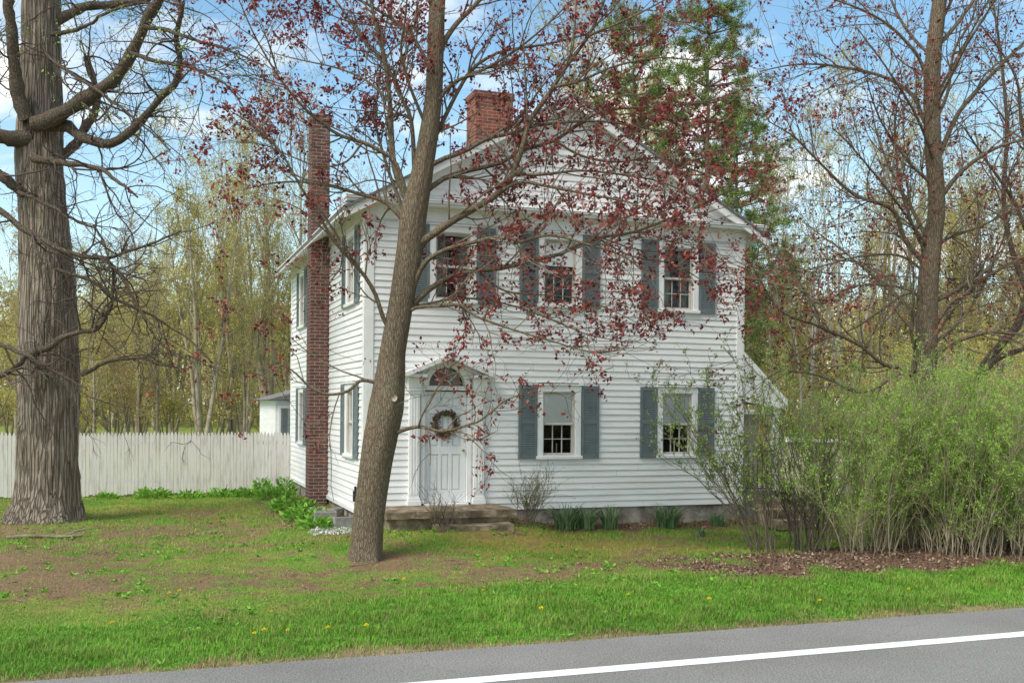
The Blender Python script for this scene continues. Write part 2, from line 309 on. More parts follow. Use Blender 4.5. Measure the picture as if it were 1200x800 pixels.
def wear(m, dark, crack_sc, amt, sc=.5):
    t = m.node_tree; b = next(x for x in t.nodes if x.type == 'BSDF_PRINCIPLED'); src = b.inputs['Base Color'].links[0].from_socket
    def n(ty, **k):
        x = t.nodes.new(ty)
        for a_, b_ in k.items(): setattr(x, a_, b_)
        return x
    lk = t.links.new; tc = n('ShaderNodeTexCoord'); big = n('ShaderNodeTexNoise'); big.inputs['Scale'].default_value = sc; big.inputs['Detail'].default_value = 7; lk(tc.outputs['Object'], big.inputs['Vector'])
    mr = n('ShaderNodeMapRange'); mr.inputs['From Min'].default_value = .3; mr.inputs['From Max'].default_value = .7; mr.inputs['To Min'].default_value = 1 - amt; mr.inputs['To Max'].default_value = 1 + amt; lk(big.outputs['Fac'], mr.inputs[0])
    m1 = n('ShaderNodeMix', data_type='RGBA', blend_type='MULTIPLY'); m1.inputs[0].default_value = 1; lk(src, m1.inputs[6]); lk(mr.outputs[0], m1.inputs[7])
    w = n('ShaderNodeTexNoise'); w.inputs['Scale'].default_value = 2.2; w.inputs['Detail'].default_value = 6; lk(tc.outputs['Object'], w.inputs['Vector']); sc_ = n('ShaderNodeVectorMath', operation='SCALE'); sc_.inputs['Scale'].default_value = .55; lk(w.outputs['Color'], sc_.inputs[0]); ad = n('ShaderNodeVectorMath', operation='ADD'); lk(tc.outputs['Object'], ad.inputs[0]); lk(sc_.outputs[0], ad.inputs[1])
    v = n('ShaderNodeTexVoronoi', feature='DISTANCE_TO_EDGE'); v.inputs['Scale'].default_value = crack_sc; lk(ad.outputs[0], v.inputs['Vector'])
    c = n('ShaderNodeMapRange'); c.inputs['From Max'].default_value = .006; c.inputs['To Min'].default_value = dark; lk(v.outputs['Distance'], c.inputs[0])
    gate = n('ShaderNodeMapRange'); gate.inputs['From Min'].default_value = .45; gate.inputs['From Max'].default_value = .55; gate.inputs['To Min'].default_value = 0; lk(big.outputs['Fac'], gate.inputs[0])
    m2 = n('ShaderNodeMix', data_type='RGBA', blend_type='MULTIPLY'); lk(gate.outputs[0], m2.inputs[0]); lk(m1.outputs[2], m2.inputs[6]); lk(c.outputs[0], m2.inputs[7]); lk(m2.outputs[2], b.inputs['Base Color'])
wear(M['asphalt'], .8, .45, .16)
M['line'] = mat('white_road_paint', (0.34, 0.335, 0.325, 1), (0.80, 0.80, 0.79, 1), 0.7, 38, detail=12, pos=(0.30, 0.44))
wear(M['line'], .5, .6, .10, 1.2)
M['gravel'] = mat('white_stone_chip', (0.42, 0.41, 0.39, 1), (0.8, 0.79, 0.77, 1), 0.8, island=True)
M['blade'] = attr_mat('grass_blade', 0.6, 0.3)
M['petal'] = mat('dandelion_yellow', (0.85, 0.66, 0.02, 1), None, 0.6)
M['wood'] = mat('dead_wood', (0.13, 0.09, 0.06, 1), (0.28, 0.22, 0.16, 1), 0.9, 8, bump=0.5, bscale=30)
M['wax'] = mat('cream_candle', (0.75, 0.68, 0.5, 1), None, 0.5)
M['scar'] = mat('pale_cut_wood', (0.38, 0.30, 0.21, 1), (0.5, 0.42, 0.32, 1), 0.8, 12)
M['wreath'] = mat('dried_wreath', (0.06, 0.05, 0.03, 1), (0.26, 0.09, 0.07, 1), 0.8, island=True, c3=(0.17, 0.17, 0.10, 1), pos=(0.1, 0.9))

# ---------------------------------------------------------------- frames of the place
UZ = R(90 - 70.43)                                   # the street and the front wall run this way
U = np.array([math.cos(UZ), math.sin(UZ)]); Vv = np.array([-math.sin(UZ), math.cos(UZ)])
HC = np.array([-2.609, 18.47])                       # the house's near corner
HW, HD = 7.69, 9.59
def H(t, s): return HC + t * U + s * Vv
def toH(x, y):
    dx, dy = np.asarray(x) - HC[0], np.asarray(y) - HC[1]
    return dx * U[0] + dy * U[1], dx * Vv[0] + dy * Vv[1]
ROADZ = 0.05
_e = G(600, 755.8, ROADZ)
ROAD_S = float(toH(_e[0], _e[1])[1])                 # the kerbless edge of the asphalt in house coordinates
_l = G(600, 793, ROADZ); LINE_S = float(toH(_l[0], _l[1])[1])
def road_edge(t): return ROAD_S + 0.05 * (fbm(t * 0.9, t * 0 + 3.3, 5) - 0.5) * 2 + 0.02 * (vnoise(t * 6, t * 0, 9) - 0.5)

# ---------------------------------------------------------------- lawn: what grows where (patches of bare soil, moss, mulch)
def blob(x, y, px, py, rx, ry):
    c = G(px, py); return np.exp(-(((x - c[0]) / rx) ** 2 + ((y - c[1]) / ry) ** 2))
def fields(x, y):
    t, s = toH(x, y); d = s - ROAD_S                 # metres from the road
    n = fbm(x * 0.9, y * 0.9, 11, 5); n2 = fbm(x * 2.7, y * 2.7, 31, 4); n3 = fbm(x * 0.35, y * 0.35, 51, 3)
    dirt = 0.22 * np.ones_like(x)
    for px, py, rx, ry, a in ((40, 655, 2.4, 1.7, .55), (150, 625, 2.6, 1.1, .50), (200, 680, 2.2, 0.8, .38), (60, 690, 1.6, .6, .45), (590, 668, 1.3, .9, .34), (500, 655, 1.0, .8, .3), (690, 675, 1.0, .9, .30),
                              (420, 690, 1.6, .5, .26), (780, 660, 1.2, .9, .35), (30, 610, 1.2, 1.0, .4), (430, 665, .5, .5, .5), (300, 640, 1.5, .8, .12)):
        dirt = dirt + a * blob(x, y, px, py, rx, ry)
    lush = 1 / (1 + np.exp((d - 3.1 - 1.2 * (n3 - .5) * 2 - (n - .5) * 1.6) * 4.0))
    dirt = dirt * (1 - 0.93 * lush)
    n4 = fbm(x * 6.5, y * 6.5, 131, 3); dirt = np.clip((dirt + (n - .5) * 1.1 + (n2 - .5) * .9 + (n4 - .5) * 1.1 - 0.24) * 2.5, 0, 1)
    verge = np.clip(1.35 - d / .36 + (n2 - .5) * 1.6 + (n - .5) * .8, 0, 1)
    # mulch bed under the shrubs on the right
    mul = np.clip(1.8 - np.sqrt(((t - 9.3) / 5.2) ** 4 + ((s + 5.0) / 1.15) ** 4) + (n - .5) * 2.2 + (n2 - .5) * 1.4, 0, 1) 
    bed = np.clip(1.1 - np.abs(s + 0.30) / 0.42, 0, 1) * ((t > 2.3) & (t < 8.2)) + np.clip(1.1 - np.abs(t + 0.75) / 0.75, 0, 1) * ((s > -0.2) & (s < 9.6)) * 0.9
    mul = np.clip(mul + bed * (0.5 + n2), 0, 1)
    moss = np.clip((blob(x, y, 720, 640, 2.6, 1.5) + 0.9 * blob(x, y, 230, 600, 3.0, 1.6) + 0.5 * blob(x, y, 560, 640, 2, .9)) * 1.1 + (n2 - .6) * 0.9, 0, 1) * (1 - lush)
    far = np.clip((s - 9.8) / 1.0, 0, 1)
    dirt = dirt * (1 - far) + 0.1 * far
    return dict(dirt=dirt, lush=lush, verge=np.clip(verge, 0, 1), mul=mul, moss=moss, d=d, t=t, s=s, n=n, n2=n2)
def hgt(x, y):
    t, s = toH(x, y); d = s - ROAD_S
    near = 1 / (1 + np.exp((np.hypot(x, y - 16) - 40) * 0.3))
    z = (fbm(x * 0.5, y * 0.5, 71, 3) - .5) * 0.10 * near + (fbm(x * 3, y * 3, 91, 3) - .5) * 0.035 * near
    z = z * np.clip(d / 1.5, 0, 1) + 0.035 * np.exp(-np.clip(d, 0, 50) / 0.5)
    sm = lambda v, a, b: np.clip((v - a) / (b - a), 0, 1) ** 2 * (3 - 2 * np.clip((v - a) / (b - a), 0, 1))
    z = z + .21 * sm(s, -3.2, -1.1) * sm(-s, -9.3, -5.0) * sm(t, -2.6, -.6) * sm(-t, -3.6, -2.3)
    mul = np.clip(1.4 - np.sqrt(((t - 8.8) / 5.6) ** 2 + ((s + 5.0) / 1.25) ** 2), 0, 1); z = z + 0.08 * mul + .13 * np.clip(1 - np.abs(s + .15) / .55, 0, 1) * ((t > 2.5) & (t < 8.5))
    return np.where(d < -0.02, -0.06, np.where((d < 0.05), 0.038, z))
def axis(lo, hi, st, far): 
    a = list(np.arange(lo, hi, st)); b = a[-1]; g = st
    while b < far: g *= 1.35; b += g; a.append(b)
    b = a[0]; g = st
    while b > -far: g *= 1.35; b -= g; a.insert(0, b)
    return np.array(a)
ax_, ay_ = axis(-15, 16, 0.085, 700), axis(6.5, 30.5, 0.085, 900)
XX, YY = np.meshgrid(ax_, ay_); fx, fy = XX.ravel(), YY.ravel()
fl = fields(fx, fy)
Vg = np.stack([fx, fy, hgt(fx, fy)], 1); nx = len(ax_); ii, jj = np.meshgrid(np.arange(len(ay_) - 1), np.arange(nx - 1), indexing='ij')
q0 = (ii * nx + jj).ravel()
grass_g = np.array([0.12, 0.23, 0.035]); grass_y = np.array([0.25, 0.25, 0.065]); soil = np.array([0.20, 0.125, 0.08]); moss_c = np.array([0.30, 0.215, 0.06]); mulch_c = np.array([0.145, 0.088, 0.058]); verge_c = np.array([0.30, 0.235, 0.14])
def mixc(a, b, f): return a * (1 - f[:, None]) + b * f[:, None]
def lawn_col(f):
    c = mixc(np.broadcast_to(grass_g, (len(f['n']), 3)), grass_y, np.clip((f['n2'] - .22) * 1.8, 0, 1) * (1 - .8 * f['lush']))
    c = mixc(c, moss_c, f['moss'] * .75); c = mixc(c, soil, f['dirt'] * .95); c = mixc(c, verge_c, f['verge']); c = mixc(c, mulch_c, f['mul'])
    return c * (0.8 + 0.4 * f['n'])[:, None]
gm = bpy.data.materials.new('lawn_and_soil'); gm.use_nodes = True
t_ = gm.node_tree; b_ = t_.nodes['Principled BSDF']; b_.inputs['Roughness'].default_value = 0.95; b_.inputs['Specular IOR Level'].default_value = 0.1
a_ = t_.nodes.new('ShaderNodeAttribute'); a_.attribute_name = 'Col'
no_ = t_.nodes.new('ShaderNodeTexNoise'); no_.inputs['Scale'].default_value = 26; no_.inputs['Detail'].default_value = 10; no_.inputs['Roughness'].default_value = .7
tc_ = t_.nodes.new('ShaderNodeTexCoord'); t_.links.new(tc_.outputs['Object'], no_.inputs['Vector'])
mr_ = t_.nodes.new('ShaderNodeMapRange'); mr_.inputs['From Min'].default_value = .25; mr_.inputs['From Max'].default_value = .75; mr_.inputs['To Min'].default_value = .45; mr_.inputs['To Max'].default_value = 1.6; t_.links.new(no_.outputs['Fac'], mr_.inputs[0])
mm_ = t_.nodes.new('ShaderNodeMix'); mm_.data_type = 'RGBA'; mm_.blend_type = 'MULTIPLY'; mm_.inputs[0].default_value = 1; t_.links.new(a_.outputs['Color'], mm_.inputs[6]); t_.links.new(mr_.outputs[0], mm_.inputs[7]); t_.links.new(mm_.outputs[2], b_.inputs['Base Color'])
bp_ = t_.nodes.new('ShaderNodeBump'); bp_.inputs['Strength'].default_value = .9; bp_.inputs['Distance'].default_value = .03; t_.links.new(no_.outputs['Fac'], bp_.inputs['Height']); t_.links.new(bp_.outputs[0], b_.inputs['Normal'])
ground = link('lawn', npmesh('lawn', Vg, [np.stack([q0, q0 + 1, q0 + nx + 1, q0 + nx], 1)], True, lawn_col(fl)), gm)
kind(ground, 'structure')

# road: one sheet with a ragged edge, and its painted edge line
ts = np.concatenate([np.arange(-120, -14, 4.0), np.arange(-14, 24, 0.08), np.arange(24, 160, 4.0)])
def strip(name, s0, s1, z0, z1, m, tsv):
    """ribbon along the street between two offsets (arrays)"""
    a = HC[None] + tsv[:, None] * U + np.asarray(s0)[:, None] * Vv; b = HC[None] + tsv[:, None] * U + np.asarray(s1)[:, None] * Vv
    V = np.concatenate([np.c_[a, np.full(len(a), z0)], np.c_[b, np.full(len(b), z1)]]); n = len(tsv); i = np.arange(n - 1)
    return kind(link(name, npmesh(name, V, [np.stack([i, i + 1, n + i + 1, n + i], 1)]), m), 'structure')
re_ = road_edge(ts)
road = strip('road', re_ - 7.2, re_, ROADZ, ROADZ, M['asphalt'], ts)
strip('road_edge', re_, re_ + 0.10, ROADZ, -0.02, M['asphalt'], ts)
strip('road_edge_line', np.full(len(ts), LINE_S - 0.10) + 0.006 * (vnoise(ts * 9, ts * 0, 3) - .5), np.full(len(ts), LINE_S + 0.09) + 0.006 * (vnoise(ts * 9, ts * 0, 4) - .5), ROADZ + .004, ROADZ + .004, M['line'], ts)

# grass blades
def blades(n, lo, hi, tall, seed, sel):
    r = np.random.default_rng(seed); x = r.uniform(lo[0], hi[0], n); y = r.uniform(lo[1], hi[1], n)
    ok = (np.abs(x) < y * 0.52 + .3); x, y = x[ok], y[ok]
    f = fields(x, y); keep = r.random(len(x)) < sel(f, x, y)
    x, y = x[keep], y[keep]; f = {k: v[keep] for k, v in f.items()}; n = len(x)
    t, s = f['t'], f['s']; ok = ~((t > -.05) & (t < HW + .05) & (s > -.05) & (s < HD)) & (f['d'] > 0.03)
    x, y = x[ok], y[ok]; f = {k: v[ok] for k, v in f.items()}; n = len(x)
    hh = tall(f, r, n); z = hgt(x, y) - 0.005
    a = r.uniform(0, 2 * np.pi, n); lean = r.uniform(.2, 1.0, n); wd = r.uniform(.0025, .005, n)
    dx, dy = np.cos(a), np.sin(a); b = np.stack([x, y, z], 1)
    side = np.stack([-dy, dx, np.zeros(n)], 1) * wd[:, None]; up = np.array([0, 0, 1.0])
    out = np.stack([dx, dy, np.zeros(n)], 1)
    mid = b + up * (hh * .6)[:, None] + out * (hh * lean * .3)[:, None]; tip = b + up * (hh * (1 - .25 * lean))[:, None] + out * (hh * lean)[:, None]
    V = np.stack([b - side, b + side, mid + side * .7, mid - side * .7, tip], 1).reshape(-1, 3)
    i = np.arange(n)[:, None] * 5
    g = np.array([0.125, 0.32, 0.03]); yel = np.array([0.33, 0.38, 0.085]); dead = np.array([0.30, 0.23, 0.12])
    c = mixc(np.broadcast_to(g, (n, 3)), yel, np.clip(.12 + r.random(n) * .8 + (f['n2'] - .5) * .9 + .3 * f['moss'] - .35 * f['lush'], 0, 1))
    c = mixc(c, dead, (r.random(n) < (.06 + .14 * f['dirt'] + .75 * f['verge'])).astype(float) * .9)
    c = c * (r.uniform(.7, 1.35, n) * (.72 + .56 * fbm(x * 1.3, y * 1.3, 203, 3)))[:, None]
    return V, i, np.repeat(c, 5, axis=0)
gg = Geo()
for n, lo, hi, seed, tall, sel in (
    (700000, (-7.5, 7.6), (12, 17), 1, lambda f, r, n: (.026 + .075 * f['lush'] * np.clip(f['n2'] * 1.5 - .25, .12, 1) * (1 - .6 * f['verge'])) * r.uniform(.5, 1.5, n), lambda f, x, y: (1 - .74 * f['dirt']) * (1 - f['mul']) * (.42 + .58 * f['lush']) * (1 - .55 * f['verge']) * (1 - .4 * f['moss'])),
    (420000, (-14, 16), (14, 28), 2, lambda f, r, n: .05 * r.uniform(.5, 1.6, n), lambda f, x, y: (1 - .78 * f['dirt']) * (1 - f['mul']) * (1 - .6 * f['moss']) * .85)):
    V, i, c = blades(n, lo, hi, tall, seed, sel)
    gg.add(V, np.concatenate([i + 0, i + 1, i + 2, i + 3], 1), c); k = gg.n - len(V); gg.f.setdefault(3, []).append(np.concatenate([i + 3, i + 2, i + 4], 1) + k)
kind(gg.build('grass', M['blade']), 'stuff')

# small broad leaved weeds and dead twigs in the lawn
r = np.random.default_rng(15); x = r.uniform(-12, 12, 2600); y = r.uniform(9, 22, 2600); f = fields(x, y); k = (fbm(x * 1.2, y * 1.2, 301, 3) > .5) & (f['d'] > .3) & (f['mul'] < .3) & ~((f['t'] > -.1) & (f['t'] < HW + 1.2) & (f['s'] > -.1)); x, y = x[k], y[k]
wd_ = Geo(); n = len(x); a = r.uniform(0, 6.283, (n, 7)); c = np.repeat(np.stack([x, y, hgt(x, y) + .012], 1), 7, axis=0); d = np.stack([np.cos(a).ravel(), np.sin(a).ravel(), r.uniform(.05, .7, n * 7)], 1); wd_.leaves(c, .07, .03, d * 2, r, .2)
kind(wd_.build('lawn_weeds', M['hosta']), 'stuff')
x = r.uniform(-12, 12, 900); y = r.uniform(9.5, 20, 900); f = fields(x, y); k = (f['dirt'] + f['mul'] > .3) & (f['d'] > .3) & ~((f['t'] > -.2) & (f['t'] < HW + 1) & (f['s'] > -1.6)); x, y = x[k], y[k]; n = len(x); a = r.uniform(0, 6.283, n); ln = r.uniform(.05, .28, n); q = np.linspace(-.5, .5, 4)
tw_ = Geo(); tw_.tubes(np.stack([x[:, None] + np.cos(a)[:, None] * ln[:, None] * q + r.normal(0, .008, (n, 4)), y[:, None] + np.sin(a)[:, None] * ln[:, None] * q + r.normal(0, .008, (n, 4)), (hgt(x, y) + .01)[:, None] + r.uniform(0, .012, (n, 4))], 2), np.repeat(r.uniform(.002, .006, n)[:, None], 4, 1), 5)
kind(tw_.build('dead_twigs', M['wood']), 'stuff')

# fallen leaves on the mulch bed, beside the foundation and thinly over the lawn
r = np.random.default_rng(5); x = r.uniform(-12, 14, 200000); y = r.uniform(9, 24, 200000); f = fields(x, y)
k = (r.random(len(x)) < np.clip(f['mul'] * .55 + .012 + .05 * f['dirt'], 0, 1)) & (f['d'] > .1) & ~((f['t'] > 0) & (f['t'] < HW) & (f['s'] > -.02))
x, y = x[k], y[k]; lit = Geo(); dd = r.normal(size=(len(x), 3)); dd[:, 2] = np.abs(dd[:, 2]) * .35
fm = f['mul'][k]; lit.leaves(np.stack([x, y, hgt(x, y) + .004], 1), (.028 + .028 * fm), (.018 + .02 * fm), dd, r, .3)
kind(lit.build('fallen_leaves', M['litter']), 'stuff')

# ================================================================ the house
house = tag(empty('house', (HC[0], HC[1], 0), UZ), 'white clapboard two storey house with blue grey shutters and a pedimented front door', 'house')
FRONT = lambda a, z, o: (a, -o, z)
LEFT = lambda a, z, o: (-o, a, z)
RIGHT = lambda a, z, o: (HW + o, a, z)
BACK = lambda a, z, o: (a, HD + o, z)
Z0 = 0.42                                             # top of the stone foundation
APEX, SL, TC = 8.21, 0.565, HW / 2
def roof_z(t): return APEX - SL * abs(t - TC)
WIN_F = [(1.595, 4.205, 5.62), (3.705, 4.205, 5.62), (6.22, 4.205, 5.62), (3.705, 1.35, 2.75), (6.22, 1.35, 2.75)]
WIN_L = [(1.27, 4.205, 5.62), (7.57, 4.205, 5.62), (1.27, 1.35, 2.75), (7.57, 1.35, 2.75)]
CW = 0.89
def clap(fr, z0, z1, amin, amax, holes, seed, row=0.1185):
    """lapped boards: one sloping strip and its lower edge per board, cut round the openings"""
    g = MB(fr); rr = random.Random(seed); z = z0
    while z < z1 - 0.01:
        zt = min(z + row, z1); lo, hi = amin(z), amax(z); lo2, hi2 = amin(zt), amax(zt)
        segs = [(lo, hi, lo2, hi2)]
        for (h0, h1, hz0, hz1) in holes:
            if zt > hz0 + .02 and z < hz1 - .02:
                ns = []
                for (a, b, a2, b2) in segs:
                    if h1 <= a or h0 >= b: ns.append((a, b, a2, b2)); continue
                    if h0 > a: ns.append((a, h0, a2, h0))
                    if h1 < b: ns.append((h1, b, h1, b2))
                segs = ns
        for (a, b, a2, b2) in segs:
            if b - a < .02: continue
            cuts = [a]; 
            if b - a > 3.2 and a2 == a and b2 == b: cuts.append(a + (b - a) * rr.uniform(.25, .75))
            cuts.append(b)
            for i in range(len(cuts) - 1):
                c0, c1 = cuts[i], cuts[i + 1]; d0, d1 = (a2 if i == 0 else c0), (b2 if i == len(cuts) - 2 else c1)
                if i > 0: c0 += .002; d0 += .002
                j = rr.uniform(-.0025, .0025); k = rr.uniform(-.003, .003)
                g.quad([fr(c0, z + j, .026 + k), fr(c1, z + j * .5, .026 + k), fr(d1, zt + .004, .006), fr(d0, zt + .004, .006)])
                g.quad([fr(c0, z + j, .002), fr(c1, z + j * .5, .002), fr(c1, z + j * .5, .026 + k), fr(c0, z + j, .026 + k)])
        z = zt
    return g
hole = lambda wl: [(c - CW / 2 + .03, c + CW / 2 - .03, a + .02, b - .02) for c, a, b in wl]
cst = lambda v: (lambda z: v)
clap(FRONT, Z0, 5.66, cst(.13), cst(HW - .13), hole(WIN_F) + [(1.02, 1.96, Z0 - .1, 3.02)], 1).build('clapboard_wall', M['siding'], house, recalc=False)
clap(LEFT, Z0, 5.66, cst(.13), cst(HD - .12), hole(WIN_L), 2).build('clapboard_wall', M['siding'], house, recalc=False)
clap(RIGHT, Z0, 5.66, cst(.13), cst(HD - .12), [], 3).build('clapboard_wall', M['siding'], house, recalc=False)
clap(BACK, Z0, 5.66, cst(.12), cst(HW - .12), [], 4).build('clapboard_wall', M['siding'], house, recalc=False)
gl = lambda z: max(.12, TC - (APEX - .30 - z) / SL); gh = lambda z: min(HW - .12, TC + (APEX - .30 - z) / SL)
clap(FRONT, 6.03, 7.86, gl, gh, [], 5).build('gable_clapboard', M['siding'], house, recalc=False)
g = MB(); g.prism([(-.02, 5.7), (HW + .02, 5.7), (HW, 6.0), (TC, APEX - .2), (0, 6.0)], HD - .04, HD); g.build('back_gable', M['trim'], house)
# inner shell so the rooms are closed and dark
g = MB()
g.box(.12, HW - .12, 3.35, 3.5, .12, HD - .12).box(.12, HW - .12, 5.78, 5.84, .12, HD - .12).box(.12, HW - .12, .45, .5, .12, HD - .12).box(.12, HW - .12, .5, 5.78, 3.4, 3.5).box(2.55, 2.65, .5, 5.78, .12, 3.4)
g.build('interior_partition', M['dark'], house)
g = MB(FRONT); g.box(.02, HW - .02, -.25, Z0 - .004, -.25, -.01); g.fr = LEFT; g.box(.262, HD - .02, -.25, Z0 - .004, -.25, -.012); g.fr = RIGHT; g.box(.262, HD - .02, -.25, Z0 - .004, -.25, -.012)
g.build('foundation', M['stone'], house)
g = MB(FRONT)
for fr, a, b, o in ((FRONT, 0, .135, .036), (FRONT, HW - .135, HW, .036), (LEFT, -.0335, .13, .034), (LEFT, HD - .13, HD + .03, .034), (RIGHT, -.0335, .13, .034), (RIGHT, HD - .13, HD + .03, .034)):
    g = MB(fr); g.box(a, b, Z0 - .02, 5.66, -.02, o); g.build('corner_board', M['trim'], house)
g = MB(LEFT); g.box(0.132, HD - .132, Z0 - .06, Z0 + .02, .004, .05); g.build('water_table', M['trim'], house)
# frieze, cornice, soffit
g = MB(FRONT); g.box(-.042, HW + .042, 5.662, 5.90, -.02, .045).box(-.06, HW + .06, 5.86, 5.91, .0452, .075); g.build('frieze', M['trim'], house)
for fr in (LEFT, RIGHT):
    g = MB(fr); g.box(-.043, HD, 5.664, 5.898, -.02, .042); g.build('frieze', M['trim'], house)
g = MB(FRONT); g.box(-.40, HW + .40, 5.905, 5.955, -.02, .25).box(-.42, HW + .42, 5.957, 6.0, -.02, .285); g.build('cornice', M['trim'], house)
g = MB(FRONT); v = [(-.43, 6.0, .30), (HW + .43, 6.0, .30), (HW + .43, 6.075, -.005), (-.43, 6.075, -.005)]; g.quad([FRONT(*p) for p in v]); g.build('cornice_ledge', M['trim'], house)
for sgn in (0, 1):
    X = lambda t: t if not sgn else HW - t
    g = MB(); g.prism([(X(TC), APEX), (X(-.45), APEX - SL * (TC + .45)), (X(-.45), APEX - SL * (TC + .45) - .05), (X(TC), APEX - .05)], -.30, HD + .2); rf = g.build('roof', M['shingle'], house)
    g = MB(); g.prism([(X(TC) , APEX - .053), (X(-.43), APEX - SL * (TC + .43) - .053), (X(-.43), APEX - SL * (TC + .43) - .20), (X(TC), APEX - .22)], -.27, -.215); g.build('rake_board', M['trim'], rf)
    g = MB(); g.prism([(X(TC), APEX - .07), (X(-.40), APEX - SL * (TC + .40) - .07), (X(-.40), APEX - SL * (TC + .40) - .10), (X(TC), APEX - .10)], -.214, HD + .15); g.build('soffit', M['trim'], rf)
    g = MB(); g.prism([(X(TC), APEX - .103), (X(.02), APEX - SL * (TC - .02) - .103), (X(.10), APEX - SL * (TC - .10) - .33), (X(TC), APEX - .33)], -.05, .02); g.build('rake_frieze', M['trim'], house)
    g = MB(); a0, a1 = sorted((X(-.445), X(-.40))); g.box(a0, a1, 5.70, 5.865 - .09, -.25, HD + .15); g.build('fascia', M['trim'], rf)
    g = MB(); a0, a1 = sorted((X(-.40), X(.0))); g.box(a0, a1, 5.868, 5.894, .0, HD + .1); g.build('soffit', M['trim'], rf)

# windows
def window(fr, c, z0, z1, name, blind=None, curtain=False, upper_clear=True):
    g = MB(fr); a0, a1 = c - CW / 2, c + CW / 2; k = .115
    g.box(a0, a0 + k, z0 + .06, z1 - .13, -.10, .05).box(a1 - k, a1, z0 + .06, z1 - .13, -.10, .05).box(a0 - .005, a1 + .005, z1 - .13, z1 - .01, -.10, .053).box(a0 - .02, a1 + .02, z1 - .01, z1 + .02, -.05, .085)
    wn = g.build('window', M['trim'], house, bevel=.004)
    g = MB(fr); g.box(a0 - .025, a1 + .025, z0 - .0, z0 + .06, -.10, .085); g.build('sill', M['trim'], wn, bevel=.005)
    i0, i1, b, tt = a0 + k, a1 - k, z0 + .06, z1 - .13; mid = (b + tt) / 2
    g = MB(fr)                                        # storm frame
    g.box(i0, i0 + .022, b, tt, .0, .03).box(i1 - .022, i1, b, tt, .0, .03).box(i0 + .022, i1 - .022, tt - .025, tt, .0, .03).box(i0 + .022, i1 - .022, b, b + .03, .0, .03); g.build('storm_frame', M['sash'], wn)
    for nm, y0, y1, o in (('upper_sash', mid - .02, tt - .01, -.045), ('lower_sash', b + .01, mid + .02, -.085)):
        g = MB(fr); e = .045
        g.box(i0 + .004, i0 + e, y0, y1, o, o + .035).box(i1 - e, i1 - .004, y0, y1, o, o + .035).box(i0 + e, i1 - e, y1 - e, y1, o, o + .035).box(i0 + e, i1 - e, y0, y0 + e, o, o + .035)
        w3 = (i1 - i0 - 2 * e) / 3
        for q in ((1, 2) if nm == 'lower_sash' else ()): g.box(i0 + e + w3 * q - .009, i0 + e + w3 * q + .007, y0 + e, y1 - e, o + .006, o + .03)
        ym = (y0 + y1) / 2; 
        for q in (range(3) if nm == 'lower_sash' else ()): g.box(i0 + e + w3 * q + .007, i0 + e + w3 * (q + 1) - .007, ym - .007, ym + .007, o + .006, o + .03)
        g.build('sash', M['sash'], wn)
        g = MB(fr); g.quad([fr(i0 + e, y0 + e, o + .012), fr(i1 - e, y0 + e, o + .012), fr(i1 - e, y1 - e, o + .012), fr(i0 + e, y1 - e, o + .012)]); g.build('pane', M['glass'], wn)
    if blind:
        g = MB(fr); g.box(i0 + .006, i1 - .006, tt - (tt - b) * blind, tt, -.046, -.0405); g.build('roller_blind', M['blind'], wn)
    if curtain:
        gq = Geo(); n = 41
        for s_, e_ in ((i0 - .03, i0 + .24), (i1 - .24, i1 + .03)):
            a = np.linspace(s_, e_, n); o = -.16 + .022 * np.sin(np.arange(n) * 1.1)
            V = [fr(x_, z_, o_) for z_ in (b, tt) for x_, o_ in zip(a, o)]; ii_ = np.arange(n - 1); gq.add(V, np.stack([ii_, ii_ + 1, n + ii_ + 1, n + ii_], 1))
        gq.build('curtain', M['curtain'], wn, True)
    return wn
def shutter(fr, a0, z0, z1, wd=.365):
    g = MB(fr); a1 = a0 + wd; e = .05; o = .032; zm = z0 + (z1 - z0) * .5
    g.box(a0, a0 + e, z0, z1, o, o + .03).box(a1 - e, a1, z0, z1, o, o + .03)
    for y0, y1 in ((z0, z0 + .07), (zm - .035, zm + .035), (z1 - .07, z1)): g.box(a0 + e, a1 - e, y0, y1, o, o + .029)
    for y0, y1 in ((z0 + .07, zm - .035), (zm + .035, z1 - .07)):
        n = int((y1 - y0) / .034); st = (y1 - y0) / n
        for i in range(n):
            y = y0 + i * st
            p = [(a0 + e, y + .002, o + .024), (a0 + e, y + .006, o + .027), (a0 + e, y + st + .004, o + .004), (a0 + e, y + st + .008, o + .007)]
            q = [(a1 - e,) + x[1:] for x in p]; g.hexa([fr(*x) for x in p + q])
    g.bm.verts.ensure_lookup_table()
    return g.build('shutter', M['shutter'], house)
for i, (c, z0, z1) in enumerate(WIN_F):
    window(FRONT, c, z0, z1, 'window', blind=(.50 if i in (3, 4) else (.40 if i == 1 else None)), curtain=(i in (0, 2)))  # upper left curtain is added, standing in for the pane's grey brown reflection
    shutter(FRONT, c - CW / 2 - .372, z0 + .01, z1 - .01); shutter(FRONT, c + CW / 2 + .007, z0 + .01, z1 - .01)
for i, (c, z0, z1) in enumerate(WIN_L):
    window(LEFT, c, z0, z1, 'window', blind=(.5 if i in (1, 3) else .45), curtain=(i == 0))
    shutter(LEFT, c - CW / 2 - .372, z0 + .01, z1 - .01); shutter(LEFT, c + CW / 2 + .007, z0 + .01, z1 - .01)

